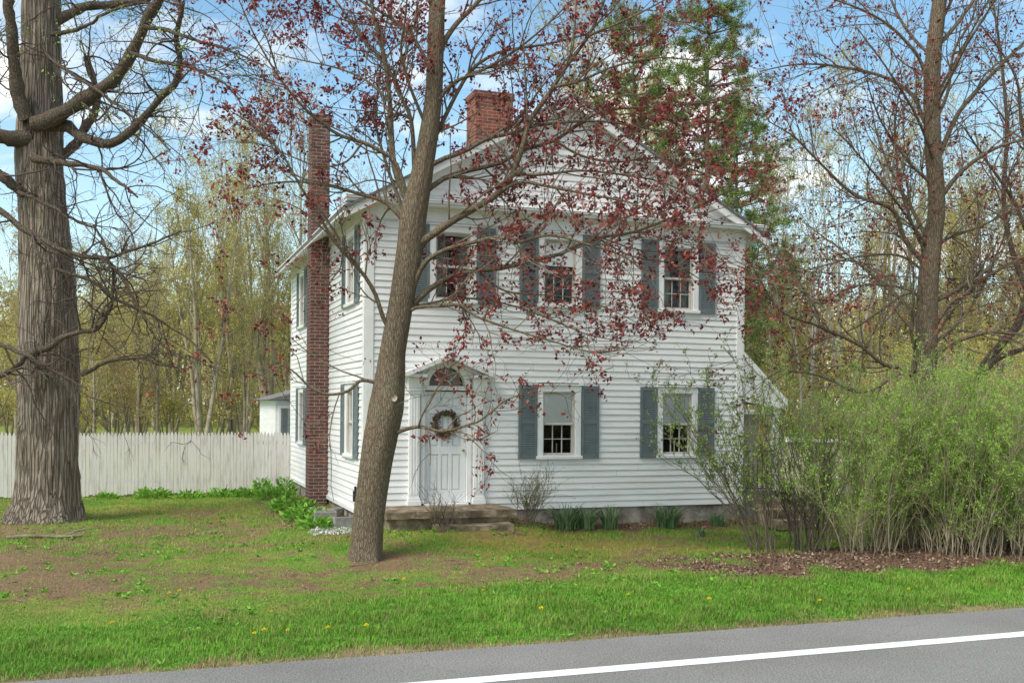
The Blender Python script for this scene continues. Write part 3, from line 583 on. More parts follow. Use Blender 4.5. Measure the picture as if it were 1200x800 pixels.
# front door, pilasters, fanlight, pediment
DC = 1.49
g = MB(FRONT); d0, d1, db, dt = DC - .40, DC + .40, .575, 2.60; o = -.075
g.box(d0, d0 + .11, db, dt, o, o + .04).box(d1 - .11, d1, db, dt, o, o + .04)
cols = [(d0 + .11, d0 + .30), (d0 + .305, d1 - .305), (d1 - .30, d1 - .11)]
cols = [(d0 + .11, d0 + .27), (d0 + .33, d1 - .33), (d1 - .27, d1 - .11)]
g.box(d0 + .27, d0 + .33, db, dt, o, o + .04).box(d1 - .33, d1 - .27, db, dt, o, o + .04)
rows = [(db + .22, db + .88), (db + 1.02, db + 1.62), (db + 1.74, db + 1.92)]
for a, b in cols:
    y = db
    for r0, r1 in rows:
        g.box(a, b, y, r0, o, o + .0395); g.box(a, b, r0, r1, o, o + .018); g.box(a + .025, b - .025, r0 + .03, r1 - .03, o + .018, o + .034); y = r1
    g.box(a, b, y, dt, o, o + .0395)
door = g.build('door', M['doorw'], house, bevel=.003)
g = MB(FRONT); g.cyl(FRONT(d1 - .06, db + .95, o + .04), FRONT(d1 - .06, db + .95, o + .075), .012).cyl(FRONT(d1 - .06, db + .95, o + .075), FRONT(d1 - .06, db + .95, o + .11), .024, .02); g.build('door_knob', mat('old_brass', (.25, .18, .07, 1), None, .35), door)
g = MB(FRONT); g.box(d0 - .02, d1 + .02, db - .055, db - .005, -.10, .10); g.build('threshold', M['trim'], house, bevel=.005)
g = MB(FRONT)                                          # jambs and the arched head
g.box(d0 - .075, d0 - .004, db, 2.62, -.10, .045).box(d1 + .004, d1 + .075, db, 2.62, -.10, .045).box(d0 - .075, d1 + .075, 2.62, 2.70, -.10, .047)
n = 20; RI, CZ = .34, 2.70
for i in range(n):
    t0, t1 = math.pi * i / n, math.pi * (i + 1) / n
    p = []
    for t in (t0, t1):
        for rr_ in (RI, RI + .10):
            for oo in (-.10, .075): p.append(FRONT(DC + rr_ * math.cos(t), CZ + rr_ * math.sin(t), oo))
    g.hexa(p)
for i in range(n):                                     # spandrel board behind the arch
    t0, t1 = math.pi * i / n, math.pi * (i + 1) / n
    x0, x1 = DC + (RI + .02) * math.cos(t0), DC + (RI + .02) * math.cos(t1); y0, y1 = CZ + (RI + .02) * math.sin(t0), CZ + (RI + .02) * math.sin(t1)
    g.hexa([FRONT(*p) for p in ((x0, y0, -.02), (x0, y0, .04), (x0, 3.10, -.02), (x0, 3.10, .04), (x1, y1, -.02), (x1, y1, .04), (x1, 3.10, -.02), (x1, 3.10, .04))])
g.box(d0 - .075, DC - RI - .02, 2.702, 3.10, -.02, .041).box(DC + RI + .02, d1 + .075, 2.702, 3.10, -.02, .041)
ds = g.build('door_surround', M['trim'], house)
g = MB(FRONT); g.prism([(DC + RI * math.cos(math.pi * i / 24), CZ + RI * math.sin(math.pi * i / 24)) for i in range(25)], -.08, -.07); g.build('fanlight', mat('dark_fanlight_glass', (.03, .022, .02, 1), None, .08, spec=.6), house)
g = MB(FRONT)
for k in (1, 2, 3):
    t = math.pi * k / 4; g.hexa([FRONT(DC + r_ * math.cos(t) + e_ * .008 * math.sin(t), CZ + r_ * math.sin(t) - e_ * .008 * math.cos(t), o_) for r_ in (.10, RI) for e_ in (-1, 1) for o_ in (-.068, -.055)])
for i in range(12):
    t0, t1 = math.pi * i / 12, math.pi * (i + 1) / 12
    g.hexa([FRONT(DC + r_ * math.cos(t), CZ + r_ * math.sin(t), o_) for t in (t0, t1) for r_ in (.095, .115) for o_ in (-.067, -.054)])
g.build('fanlight_bar', M['trim'], ds)
for a in (.765, 1.985):
    g = MB(FRONT); b = a + .23
    g.box(a + .02, b - .02, .68, 2.55, -.02, .11); g.box(a - .01, b + .01, .545, .63, -.02, .145); g.box(a + .005, b - .005, .63, .68, -.02, .13)
    g.box(a + .005, b - .005, 2.55, 2.60, -.02, .13).box(a - .01, b + .01, 2.60, 2.66, -.02, .15)
    for q in range(3): g.box(a + .05 + q * .052, a + .05 + q * .052 + .026, .74, 2.48, .11, .118)
    g.build('pilaster', M['trim'], house, bevel=.003)
g = MB(FRONT)
for a in (.755, 1.985): g.box(a, a + .24, 2.66, 2.845, -.02, .16)
g.box(.66, 1.06, 2.847, 2.90, -.02, .31).box(1.92, 2.33, 2.847, 2.90, -.02, .31)
for s_ in (-1, 1):
    X = lambda t: DC + s_ * t
    g.prism([(X(0), 3.27), (X(.86), 2.915), (X(.86), 2.86), (X(.80), 2.86), (X(0), 3.19)], -.02, .355)
    g.prism([(X(0.0), 3.188), (X(.76), 2.87), (X(.70), 2.86), (X(0.0), 3.14)], -.02, .12)
ped = g.build('door_pediment', M['trim'], house)
wr = Geo(); r = np.random.default_rng(3); n = 420; a = r.uniform(0, 2 * np.pi, n); rad = .20 + r.normal(0, .022, n)
cen = np.stack([DC + rad * np.cos(a), -(-.02 + r.uniform(-.02, .05, n)), 2.02 + rad * np.sin(a)], 1); cen[:, :] = cen
dr = np.stack([-np.sin(a) + .6 * np.cos(a) * r.choice([-1, 1], n), np.zeros(n) - .3, np.cos(a) + .6 * np.sin(a) * r.choice([-1, 1], n)], 1)
wre = empty('wreath', (HC[0], HC[1], 0), UZ); tag(wre, 'small round dried wreath hung on the white front door', 'wreath')
wr.leaves(cen, .085, .035, dr, r, .25); wr.build('leaf_ring', M['wreath'], wre)
g = Geo(); th = np.linspace(0, 2 * np.pi, 25); g.tubes(np.stack([DC + .2 * np.cos(th), np.full(25, .0), 2.02 + .2 * np.sin(th)], 1)[None], np.full((1, 25), .02), 6); g.build('twig_ring', M['twig'], wre)
g = MB(LEFT); g.box(.52, .60, .58, .78, .03, .09).box(.535, .585, .78, .86, .03, .07).box(.50, .62, .50, .55, .03, .06); g.build('wall_spigot', M['iron'], house, bevel=.01)

# chimneys
g = MB(); g.box(-.41, -.03, -.1, 8.30, 3.72, 4.24); ch = g.build('chimney', M['brick'], house, bevel=.006)
g = MB(); g.box(-.435, -.005, 8.30, 8.44, 3.695, 4.265); g.build('chimney_cap', M['brick'], ch)
g = MB(); g.box(-.36, -.08, 8.44, 8.46, 3.77, 4.19); g.build('flue', M['dark'], ch)
g = MB(); g.box(2.98, 3.84, 7.3, 9.0, 3.1, 3.75); ch2 = g.build('chimney', M['brick_top'], house, bevel=.008); ch2['label'] = 'stout orange brick chimney on the roof'
g = MB(); g.box(2.955, 3.865, 9.0, 9.13, 3.075, 3.775); g.build('chimney_cap', M['brick_top'], ch2)

# side porch at the right
g = MB(); z_a, z_b, w_ = 3.48, 2.60, .95
g.prism([(HW + .04, z_a), (HW + w_ + .12, z_b - .1), (HW + w_ + .12, z_b - .18), (HW + .04, z_a - .08)], .02, 3.3); pr = g.build('porch_roof', M['shingle'], house)
g = MB(); g.prism([(HW + .04, z_a - .083), (HW + w_ + .10, z_b - .17), (HW + w_ + .10, z_b - .28), (HW + .04, z_b - .12)], .0, .055); g.build('porch_gable', M['siding'], pr)
g = MB(); g.prism([(HW + .04, z_a + .005), (HW + w_ + .13, z_b - .095), (HW + w_ + .13, z_b - .22), (HW + .04, z_a - .13)], -.03, .018); g.build('rake_board', M['trim'], pr)
g = MB(); g.box(HW + .04, HW + w_, z_b - .38, z_b - .285, .06, .2); g.build('porch_beam', M['trim'], pr)
g = MB(); g.box(HW + w_ - .13, HW + w_ - .01, .67, z_b - .383, .07, .19); g.build('porch_post', M['trim'], pr)
g = MB(); g.box(HW + .04, HW + w_ + .05, .0, .66, .1, 3.2); g.build('porch_floor', M['block'], house)
g = MB(); g.box(HW + .04, HW + w_ - .06, .665, z_b - .385, .75, .80); g.build('porch_back_wall', M['tan'], house)
g = MB()
for i in range(7): x_ = HW + .08 + i * .11; g.box(x_ - .008, x_ + .008, .72, 1.45, .02, .036)
g.box(HW + .06, HW + .80, 1.45, 1.48, .014, .042).box(HW + .06, HW + .80, .70, .72, .014, .042); g.build('porch_railing', M['iron'], house)
for i in range(3):
    g = MB(); g.box(HW + .15, HW + 1.2, .0, .55 - i * .18, -.55 + (1 - i) * .3 - .3, -.55 + (2 - i) * .3 - .302); g.build('porch_step', M['slab'], house, bevel=.01)
# low back wing behind the fence end
g = MB(); g.box(-.30, 5, .0, 2.45, HD + 1.0, HD + 5); wg = g.build('back_wing', M['siding'], house)
g = MB(); g.prism([(-.5, 2.46), (2.4, 3.3), (5.2, 2.46)], HD + .85, HD + 5.1); g.build('wing_roof', M['shingle'], wg)
g = MB(lambda a, z, o: (a, HD + 1.0 - o, z)); g.box(-.22, .30, 1.35, 2.3, .0, .03); ww = g.build('window', M['trim'], house)
g = MB(lambda a, z, o: (a, HD + 1.0 - o, z)); g.box(-.16, .03, 1.42, 2.23, .031, .04).box(.05, .24, 1.42, 2.23, .031, .04); g.build('pane', M['glass'], ww)

# stone stoop: slab, base, lower step
st = tag(empty('stone_stoop', (HC[0], HC[1], 0), UZ), 'mossy brown stone stoop with a lower step under the front door', 'stoop')
def rough(o, amp, cuts, seed):
    bm = bmesh.new(); bm.from_mesh(o.data); bmesh.ops.subdivide_edges(bm, edges=bm.edges[:], cuts=cuts, use_grid_fill=True)
    rr = random.Random(seed)
    from mathutils import noise
    for v in bm.verts:
        n_ = noise.noise_vector(v.co * 3.1 + Vector((seed, 0, 0))) + noise.noise_vector(v.co * 8.0) * .5
        v.co += n_ * amp
    bm.to_mesh(o.data); bm.free(); return o
g = MB(FRONT); g.box(.17, 2.49, .42, .535, .04, 1.10); rough(g.build('top_slab', M['slab'], st), .014, 14, 1)
g = MB(FRONT); g.box(.24, 2.40, -.1, .418, .04, 1.0); rough(g.build('base_masonry', M['slab'], st), .02, 14, 2)
g = MB(FRONT); g.box(.98, 2.32, .20, .315, 1.002, 1.45); rough(g.build('lower_step', M['slab'], st), .012, 12, 3)
g = MB(FRONT); g.box(1.05, 2.25, -.1, .198, 1.002, 1.36); rough(g.build('step_base', M['slab'], st), .014, 10, 4)

# ================================================================ picket fence, in panels between posts
FS = HD - .08
fence = tag(empty('picket_fence', (*H(-.06, FS), 0), UZ), 'tall weathered white picket fence running left from the back of the house', 'fence')
def picket_panel(x1, wdt, seed):
    g = MB(); rr = random.Random(seed); x = x1; i = 0
    while x > x1 - wdt + .04:
        wp = .076 + rr.uniform(-.003, .003); z1 = 1.60 + rr.uniform(-.018, .018); sk = rr.uniform(-.006, .006); y0 = rr.uniform(-.004, .004); c = x - wp / 2
        zb = .03 + rr.uniform(-.02, .03)
        g.prism([(x - wp, zb), (x, zb), (x + sk, z1 - .09), (c + .012 + sk, z1), (c - .012 + sk, z1), (x - wp + sk, z1 - .09)], y0 - .01, y0 + .008)
        x -= wp + .005 + rr.uniform(0, .004); i += 1
    return g.build('picket_panel', M['fence'], fence)
x = 0.0
for i in range(6):
    picket_panel(x - .002, 2.4, 50 + i)
    g = MB()
    for z in (.32, 1.28): g.box(x - 2.39, x, z, z + .085, .012, .052)
    g.build('rail', M['fence'], fence)
    g = MB(); g.box(x - 2.44, x - 2.35, -.1, 1.5, .055, .145); g.build('post', M['fence'], fence)
    x -= 2.4

# ================================================================ trees
def resample(pts, n):
    pts = np.asarray(pts, float); k = len(pts)
    if k == 2: return pts[0] + np.linspace(0, 1, n)[:, None] * (pts[1] - pts[0])
    ext = np.concatenate([[2 * pts[0] - pts[1]], pts, [2 * pts[-1] - pts[-2]]]); seg = np.r_[0, np.cumsum(np.linalg.norm(np.diff(pts, axis=0), axis=1))]; seg /= seg[-1]
    out = []
    for u in np.linspace(0, 1, n):
        i = min(max(np.searchsorted(seg, u, side='right') - 1, 0), k - 2); f = (u - seg[i]) / max(seg[i + 1] - seg[i], 1e-9)
        p0, p1, p2, p3 = ext[i:i + 4]
        out.append(.5 * (2 * p1 + (p2 - p0) * f + (2 * p0 - 5 * p1 + 4 * p2 - p3) * f * f + (3 * p1 - p0 - 3 * p2 + p3) * f ** 3))
    return np.array(out)
def limb(pix, D, dD, r0, r1, n=26, d0=0.0):
    """a surveyed limb: sight-line points, the depth it starts at and how far it swings towards (-) or away (+)"""
    px = resample([(a, b, 0) for a, b in pix], n); u = np.linspace(0, 1, n)
    Pt = np.array([P(px[i, 0], px[i, 1], D + d0 + dD * u[i]) for i in range(n)])
    return Pt, (r0 + (r1 - r0) * u ** .8) * D / F
def kids(Pp, Rp, per, L, ang=(.5, 1.1), up=.15, n=6, wig=.25, rr=None, t=(.2, 1.), rk=.6, rmin=.0022, rmax=9., droop=0.):
    """side branches of a batch of branches"""
    B, m, _ = Pp.shape; per = np.broadcast_to(per, (B,)); idx = np.repeat(np.arange(B), per); k = len(idx)
    tt = rr.uniform(t[0], t[1], k) * (m - 1); i0 = np.minimum(tt.astype(int), m - 2); f = (tt - i0)[:, None]
    p = Pp[idx, i0] * (1 - f) + Pp[idx, i0 + 1] * f; d = Pp[idx, i0 + 1] - Pp[idx, i0]; d /= np.linalg.norm(d, axis=1, keepdims=True) + 1e-9
    q = rr.normal(size=(k, 3)); q -= (q * d).sum(1, keepdims=True) * d; q /= np.linalg.norm(q, axis=1, keepdims=True) + 1e-9
    a = rr.uniform(ang[0], ang[1], k)[:, None]; v = d * np.cos(a) + q * np.sin(a); v[:, 2] += up; v /= np.linalg.norm(v, axis=1, keepdims=True)
    ln = rr.uniform(L[0], L[1], k); out = [p]; st = (ln / (n - 1))[:, None]; bend = rr.normal(size=(k, 3)) * wig * .35
    for j in range(n - 1):
        v = v + rr.normal(size=(k, 3)) * wig * .45 + bend; v[:, 2] += up * .35 - droop * j / n; v = v / np.linalg.norm(v, axis=1, keepdims=True); p = p + v * st; out.append(p)
    r0 = np.clip((Rp[idx, i0] * (1 - f[:, 0]) + Rp[idx, i0 + 1] * f[:, 0]) * rk, rmin * 1.3, rmax)
    return np.stack(out, 1), r0[:, None] * (1 - np.linspace(0, 1, n)[None] * .75) * np.ones((k, 1)) + rmin * .5
def lens(Pp): return np.linalg.norm(np.diff(Pp, axis=1), axis=2).sum(1)
def pts_on(Pp, per, rr, lo=.3, hi=1.):
    B, m, _ = Pp.shape; idx = np.repeat(np.arange(B), per); tt = rr.uniform(lo, hi, len(idx)) * (m - 1); i0 = np.minimum(tt.astype(int), m - 2); f = (tt - i0)[:, None]
    return Pp[idx, i0] * (1 - f) + Pp[idx, i0 + 1] * f
def trunk_tube(g, path, rad, sides, rings, amp, seed, flare=0., ridges=0):
    pts = resample(path, rings); u = np.linspace(0, 1, rings); ca = np.r_[0, np.cumsum(np.linalg.norm(np.diff(np.asarray(path), axis=0), axis=1))]; rr_ = np.interp(u, ca / ca[-1], rad)
    T = np.gradient(pts, axis=0); T /= np.linalg.norm(T, axis=1, keepdims=True); A = np.cross(T, np.array([0, 1, 0])); A /= np.linalg.norm(A, axis=1, keepdims=True); B = np.cross(T, A)
    th = np.arange(sides) * 2 * np.pi / sides; s = np.r_[0, np.cumsum(np.linalg.norm(np.diff(pts, axis=0), axis=1))]
    TH, SS = np.meshgrid(th, s); cx, sx = np.cos(TH), np.sin(TH)
    nz = (fbm(cx * 2 + 9 + SS * .35, sx * 2 + 5 + SS * .5, seed, 4) - .5) * amp * 2
    if ridges:
        a_ = TH * ridges / (2 * np.pi); wv = fbm(TH * 3 / np.pi + 3, SS * 1.2, seed + 3, 3) * 2.2
        for kx, ky, am in ((1, .9, 1.0), (2.3, 1.7, .6)):
            v = vnoise((a_ * kx + wv) % 997, SS * ky * 1.3 + wv, seed + 7); nz += (np.abs(v - .5) * 2 - .5) * am * amp * .8
    fl = 1 + flare * np.exp(-s / .28)[:, None] * (1 + .55 * np.sin(TH * 5 + seed) + .3 * np.sin(TH * 3 + 1))
    rad_ = rr_[:, None] * fl * (1 + nz)
    V = pts[:, None] + rad_[..., None] * (A[:, None] * cx[..., None] + B[:, None] * sx[..., None])
    i, k = np.meshgrid(np.arange(rings - 1), np.arange(sides), indexing='ij'); k2 = (k + 1) % sides
    g.add(V.reshape(-1, 3), np.stack([i * sides + k, i * sides + k2, (i + 1) * sides + k2, (i + 1) * sides + k], -1).reshape(-1, 4))
def shift(o_list, base):
    """put a tree's origin at its foot"""
    for o in o_list:
        me = o.data; n = len(me.vertices); a = np.empty(n * 3, np.float32); me.vertices.foreach_get('co', a)
        a = a.reshape(-1, 3) - np.asarray(base, np.float32); me.vertices.foreach_set('co', a.ravel()); me.update()

def leafy(g, cen, per, size, rr, spread=.05, down=.4, asp=.62, tintn=None):
    c = np.repeat(cen, per, axis=0) + rr.normal(size=(len(cen) * per, 3)) * spread
    d = rr.normal(size=c.shape); d[:, 2] -= down; d /= np.linalg.norm(d, axis=1, keepdims=True)
    g.leaves(c, size, size * asp, d * 1.5, rr, .22)

# ---- red maple in front of the house
rr = np.random.default_rng(21); D1 = 15.6
base = G(430, 657); D1 = base[1]
T1 = [(427, 668), (429, 640), (432, 605), (440, 545), (445, 515), (452, 478), (457, 440), (460, 411), (469, 360), (479, 300), (485, 250), (495, 200), (507, 125), (511, 50), (513, 0), (519, -60), (527, -150), (530, -240), (537, -330)]
r1 = np.array([19.5, 18.5, 19, 19.8, 21, 22, 18.5, 16, 15.5, 16.5, 16.5, 13.5, 11, 10.5, 10, 8.5, 7, 5, 2]) * D1 / F * .93
g = Geo(); trunk_tube(g, [P(a, b, D1) for a, b in T1], r1, 64, 300, .085, 3, flare=.35)
LM = [  # sight-line points, swing in depth, radii in the survey's units
 ([(478, 236), (463, 200), (459, 160), (457, 120), (450, 65), (437, 15), (430, -40), (425, -100)], -.6, 6, 2),
 ([(487, 225), (482, 142), (470, 115), (455, 80), (425, 45), (400, 10), (370, -30)], 1.0, 5, 1.5),
 ([(477, 230), (463, 190), (440, 174), (425, 167), (395, 157), (360, 130), (330, 95), (300, 45), (280, 0)], -.9, 4.5, 1.0),
 ([(476, 262), (462, 246), (448, 235), (420, 227), (400, 221), (365, 214), (325, 214), (285, 222)], .6, 5, 1.0),
 ([(462, 395), (449, 372), (440, 345), (425, 320), (402, 295), (390, 280), (375, 255), (350, 215), (330, 180), (300, 150), (270, 130)], -1.1, 4.6, 1.0),
 ([(452, 462), (441, 449), (422, 446), (408, 458), (385, 462), (365, 455), (345, 436), (328, 428), (305, 440)], -.6, 4.0, .9),
 ([(483, 340), (497, 309), (517, 295), (536, 288), (555, 284), (574, 279), (592, 278), (613, 284), (630, 277), (656, 277), (690, 287), (730, 300), (765, 325)], -1.5, 5.0, 1.0),
 ([(474, 368), (491, 350), (508, 335), (532, 323), (559, 317), (583, 315), (602, 311), (620, 306), (656, 298), (670, 290), (700, 279), (740, 273), (770, 262), (795, 252), (820, 241), (860, 222), (900, 215)], .6, 6.0, 1.1),
 ([(480, 295), (495, 283), (517, 268), (530, 259), (560, 242), (590, 222), (601, 202), (610, 180), (617, 155), (622, 138), (635, 122), (650, 100), (662, 80), (690, 42), (705, 8), (720, -30)], -1.0, 7.5, 2.0),
 ([(481, 245), (507, 218), (530, 205), (562, 197), (590, 190), (610, 177), (630, 171), (650, 165), (687, 140), (705, 131), (730, 127), (780, 124), (830, 119), (880, 100)], .9, 5.5, 1.0),
 ([(484, 205), (500, 197), (517, 187), (545, 177), (572, 162), (597, 157), (625, 148), (655, 144), (692, 142), (730, 145), (780, 155), (830, 160)], -.4, 5.0, .9),
 ([(494, 195), (508, 165), (520, 140), (535, 110), (550, 85), (565, 72), (590, 60), (640, 52), (700, 38), (760, 30)], .8, 5.0, 1.0),
 ([(506, 130), (518, 112), (535, 95), (560, 85), (600, 62), (640, 30), (680, -10)], -.9, 4.0, 1.0),
 ([(511, 70), (520, 50), (535, 28), (555, 8), (580, -20), (610, -60)], .2, 6.0, 2.0),
 ([(452, 512), (478, 502), (496, 500), (514, 505), (532, 503), (550, 497), (562, 493), (580, 479), (592, 469), (612, 462)], -.9, 4.2, .9),
 ([(490, 500), (495, 486), (505, 469), (514, 452), (528, 430), (545, 418)], -.5, 1.8, .7, -.25),
 ([(470, 372), (483, 362), (499, 359), (517, 359), (540, 357), (555, 369), (583, 380), (620, 392), (655, 402), (690, 412), (725, 410)], -1.2, 3.6, .8),
 ([(473, 352), (490, 358), (520, 352), (560, 350), (600, 358), (640, 372), (690, 392), (740, 402)], .9, 2.6, .7),
 ([(482, 270), (470, 240), (452, 190), (440, 140), (445, 90), (450, 40), (462, -10)], 1.3, 4.0, 1.2),
 ([(500, 150), (480, 100), (470, 60), (475, 20), (480, -40)], -1.0, 3.5, 1.2),
 ([(509, 90), (480, 40), (430, 5), (380, -15), (330, -20), (285, -10)], .9, 4.0, 1.0),
 ([(512, 20), (490, -20), (440, -60), (380, -90), (310, -95)], -1.0, 4.5, 1.2),
 ([(514, 0), (560, -50), (630, -80), (710, -90), (780, -80)], -.6, 5.0, 1.2),
 ([(516, -30), (570, -90), (650, -150), (720, -180)], 1.1, 4.5, 1.2),
 ([(519, -60), (470, -140), (420, -210)], .3, 4.0, 1.2),
 ([(590, 222), (612, 213), (640, 218), (690, 228), (740, 238), (790, 262), (840, 300), (870, 330)], -1.3, 3.0, .8, -.5),
 ([(601, 202), (630, 205), (680, 200), (730, 205), (780, 215), (830, 240)], .3, 3.0, .8, -.5),
 ([(650, 165), (680, 182), (720, 190), (770, 185), (820, 195), (870, 190)], -.8, 2.6, .7, .3),
 ([(650, 102), (680, 95), (720, 78), (770, 68), (820, 70), (860, 60)], -.5, 2.8, .7, -.8),
 ([(690, 42), (730, 25), (770, 5), (810, -20)], -.3, 2.6, .7, -.9),
 ([(457, 120), (430, 95), (395, 80), (350, 70), (310, 60)], .3, 2.6, .7, -.3),
 ([(425, 167), (405, 190), (375, 195), (345, 185), (310, 170), (265, 165)], .4, 2.2, .7, -.3),
 ([(402, 295), (395, 320), (370, 315), (345, 300)], .3, 1.5, .6, -.5),
 ([(559, 317), (590, 340), (630, 345), (680, 350), (720, 365), (750, 380)], -.3, 2.2, .7, .2),
 ([(700, 279), (740, 300), (790, 310), (830, 335), (850, 360)], .2, 1.8, .6, .4),
]
Ps, Rs = [], []
for l in LM:
    p, q = limb(l[0], D1, l[1], l[2], l[3], d0=(l[4] if len(l) > 4 else 0)); Ps.append(p); Rs.append(q)
LP, LR = np.array(Ps), np.array(Rs) * .76; g.tubes(LP, LR * .86, 9)
trk = g.build('trunk', M['bark_red'], None, True)
tw = Geo(); lv = Geo()
A, AR = kids(LP, LR, np.maximum((lens(LP) * 4.6).astype(int), 7), (.5, 1.7), (.4, 1.1), .06, 8, .26, rr, (.12, 1.), .45, rmax=.015)
B, BR = kids(A, AR, 4, (.22, .65), (.4, 1.1), .08, 5, .3, rr, (.2, 1.), .6)
Cc, CR = kids(B, BR, 2, (.10, .28), (.4, 1.0), .08, 4, .3, rr, (.3, 1.), .6, rmin=.0018)
tw.tubes(A, AR, 5); tw.tubes(B, BR, 4); tw.tubes(Cc, CR, 3)
m_ = fbm(Cc[:, -1, 0] * 1.1 + Cc[:, -1, 1] * .7, Cc[:, -1, 2] * 1.1, 77, 3)
sel = rr.random(len(Cc)) < np.clip((m_ - .12) * 2.0, .32, .92) * np.where(Cc[:, -1, 2] < 3.3, .5, 1.)
leafy(lv, pts_on(Cc[sel], 1, rr, .6, 1), 4, .072, rr, .032, .7)
sel = rr.random(len(B)) < np.clip((fbm(B[:, -1, 0] * 1.1 + B[:, -1, 1] * .7, B[:, -1, 2] * 1.1, 77, 3) - .20) * 1.9, .15, .75) * np.where(B[:, -1, 2] < 3.3, .45, 1.)
leafy(lv, pts_on(B[sel], 3, rr, .2, 1), 4, .072, rr, .032, .7)
tr = tag(empty('maple_tree', base), 'red leaved maple with a leaning grey brown trunk in front of the house', 'tree')
tws, lvs = tw.build('twigs', M['twig_grey'], None, True), lv.build('crown', M['leaf_red'])
gk = Geo(); c = P(462, 466, D1 - .235); e = np.linspace(0, 2 * np.pi, 13)[:-1]; V = np.stack([c[0] + .045 * np.cos(e), c[1] + np.zeros(12) + .004 * np.cos(e), c[2] + .055 * np.sin(e)], 1); V2 = V + np.array([0, .06, 0])
gk.add(np.concatenate([V, V2]), np.array([[i, (i + 1) % 12, 12 + (i + 1) % 12, 12 + i] for i in range(12)])); gk.f.setdefault(12, []).append(np.arange(12)[None]); sc_ = gk.build('pruning_scar', M['scar'])
for o in (trk, tws, lvs, sc_): o.parent = tr
shift((trk, tws, lvs, sc_), base)

# ---- red maple at the right, beyond the shrubs
rr = np.random.default_rng(22); D2 = 18.6
T2 = [(1083, 640), (1083, 560), (1082, 480), (1083, 440), (1086, 380), (1088, 330), (1093, 280), (1098, 240), (1094, 180), (1092, 140), (1093, 75), (1101, 0), (1106, -60), (1112, -160), (1118, -260)]
r2 = np.array([17, 15.5, 15, 14.5, 13, 12.5, 11.5, 10, 10, 10, 9.5, 8.5, 7, 5, 2]) * D2 / F
base2 = G(1083, 477 + (CAMZ * F / D2)); base2 = np.array([P(1083, 630, D2)[0], D2, 0.])
g = Geo(); trunk_tube(g, [P(a, b, D2) for a, b in T2], r2 * .94, 48, 240, .085, 5, flare=.3)
LM2 = [
 ([(1085, 310), (1060, 280), (1045, 245), (1000, 227), (955, 185), (930, 160), (900, 142)], -.8, 5, .9),
 ([(1084, 275), (1066, 240), (1050, 212), (1030, 165), (1020, 120)], .8, 3.5, .9),
 ([(1094, 165), (1078, 130), (1070, 112), (1035, 90), (975, 77), (930, 76), (890, 84)], .7, 4.5, .9),
 ([(1092, 128), (1080, 75), (1058, 45), (1030, 22), (985, 2), (940, -10)], -.7, 4, .9),
 ([(1094, 200), (1105, 172), (1125, 130), (1160, 90), (1200, 50), (1240, 15)], .5, 5, 1.5),
 ([(1096, 240), (1125, 203), (1160, 177), (1200, 163), (1250, 150)], -.6, 4.5, 1.2),
 ([(1092, 355), (1122, 339), (1156, 324), (1200, 301), (1250, 285)], .6, 4, 1),
 ([(1090, 390), (1115, 354), (1137, 339), (1140, 305), (1147, 270), (1146, 235)], -.9, 4, .9),
 ([(1088, 428), (1110, 405), (1135, 395), (1160, 389), (1200, 391), (1250, 385)], -.4, 4.5, 1.2),
 ([(1082, 455), (1060, 432), (1036, 427), (1010, 406), (984, 393), (954, 380), (916, 365), (890, 327), (871, 292)], -1.2, 4.2, .8),
 ([(1081, 455), (1074, 421), (1068, 387), (1070, 345), (1069, 312), (1050, 280)], -.8, 4, .9),
 ([(1085, 370), (1070, 342), (1025, 333), (991, 339), (965, 355), (940, 350)], -.5, 2.6, .8),
 ([(1085, 320), (1055, 300), (1010, 300), (970, 310), (930, 320)], .7, 2.6, .8),
 ([(1094, 60), (1120, 30), (1150, -10), (1190, -50)], .3, 4, 1.2),
 ([(1101, 5), (1075, -40), (1030, -80), (990, -100)], .4, 4, 1.2),
 ([(1104, -40), (1140, -100), (1190, -150)], -.5, 4, 1.2),
 ([(1092, 150), (1110, 110), (1118, 60), (1140, 20), (1150, -30)], -.8, 3.5, 1.),
 ([(1082, 430), (1050, 440), (1010, 460), (960, 440), (905, 430), (870, 400)], -1.4, 3.0, .7),
 ([(1088, 300), (1110, 280), (1150, 265), (1200, 240), (1250, 230)], .9, 3.0, .9),
 ([(1086, 345), (1060, 345), (1030, 365), (1000, 385), (960, 400), (925, 420)], .8, 2.6, .8),
]
Ps, Rs = zip(*[limb(l[0], D2, l[1], l[2] * .72, l[3] * .8) for l in LM2]); LP, LR = np.array(Ps), np.array(Rs); g.tubes(LP, LR, 8)
TP = resample([P(a, b, D2) for a, b in T2], 26)[None]; X_, XR = kids(TP, np.interp(np.linspace(0, 1, 26), np.linspace(0, 1, len(r2)), r2)[None], 15, (1.6, 3.4), (.7, 1.15), .06, 26, .05, rr, (.22, .97), .3, rmax=.028, rmin=.008); g.tubes(X_, XR, 6); LP = np.concatenate([LP, X_]); LR = np.concatenate([LR, XR])
trk = g.build('trunk', M['bark_red'], None, True); tw = Geo(); lv = Geo()
A, AR = kids(LP, LR, np.maximum((lens(LP) * 5.5).astype(int), 9), (.5, 2.0), (.4, 1.1), .10, 8, .28, rr, (.12, 1.), .45, rmax=.014)
B, BR = kids(A, AR, 4, (.25, .75), (.4, 1.1), .08, 5, .3, rr, (.2, 1.), .6)
Cc, CR = kids(B, BR, 2, (.10, .3), (.4, 1.0), .08, 4, .3, rr, (.3, 1.), .6, rmin=.002)
tw.tubes(A, AR, 5); tw.tubes(B, BR, 4); tw.tubes(Cc, CR, 3)
sel = rr.random(len(Cc)) < np.clip((fbm(Cc[:, -1, 0] * .9, Cc[:, -1, 2] * .9, 177, 3) - .16) * 2.2, .3, .92)
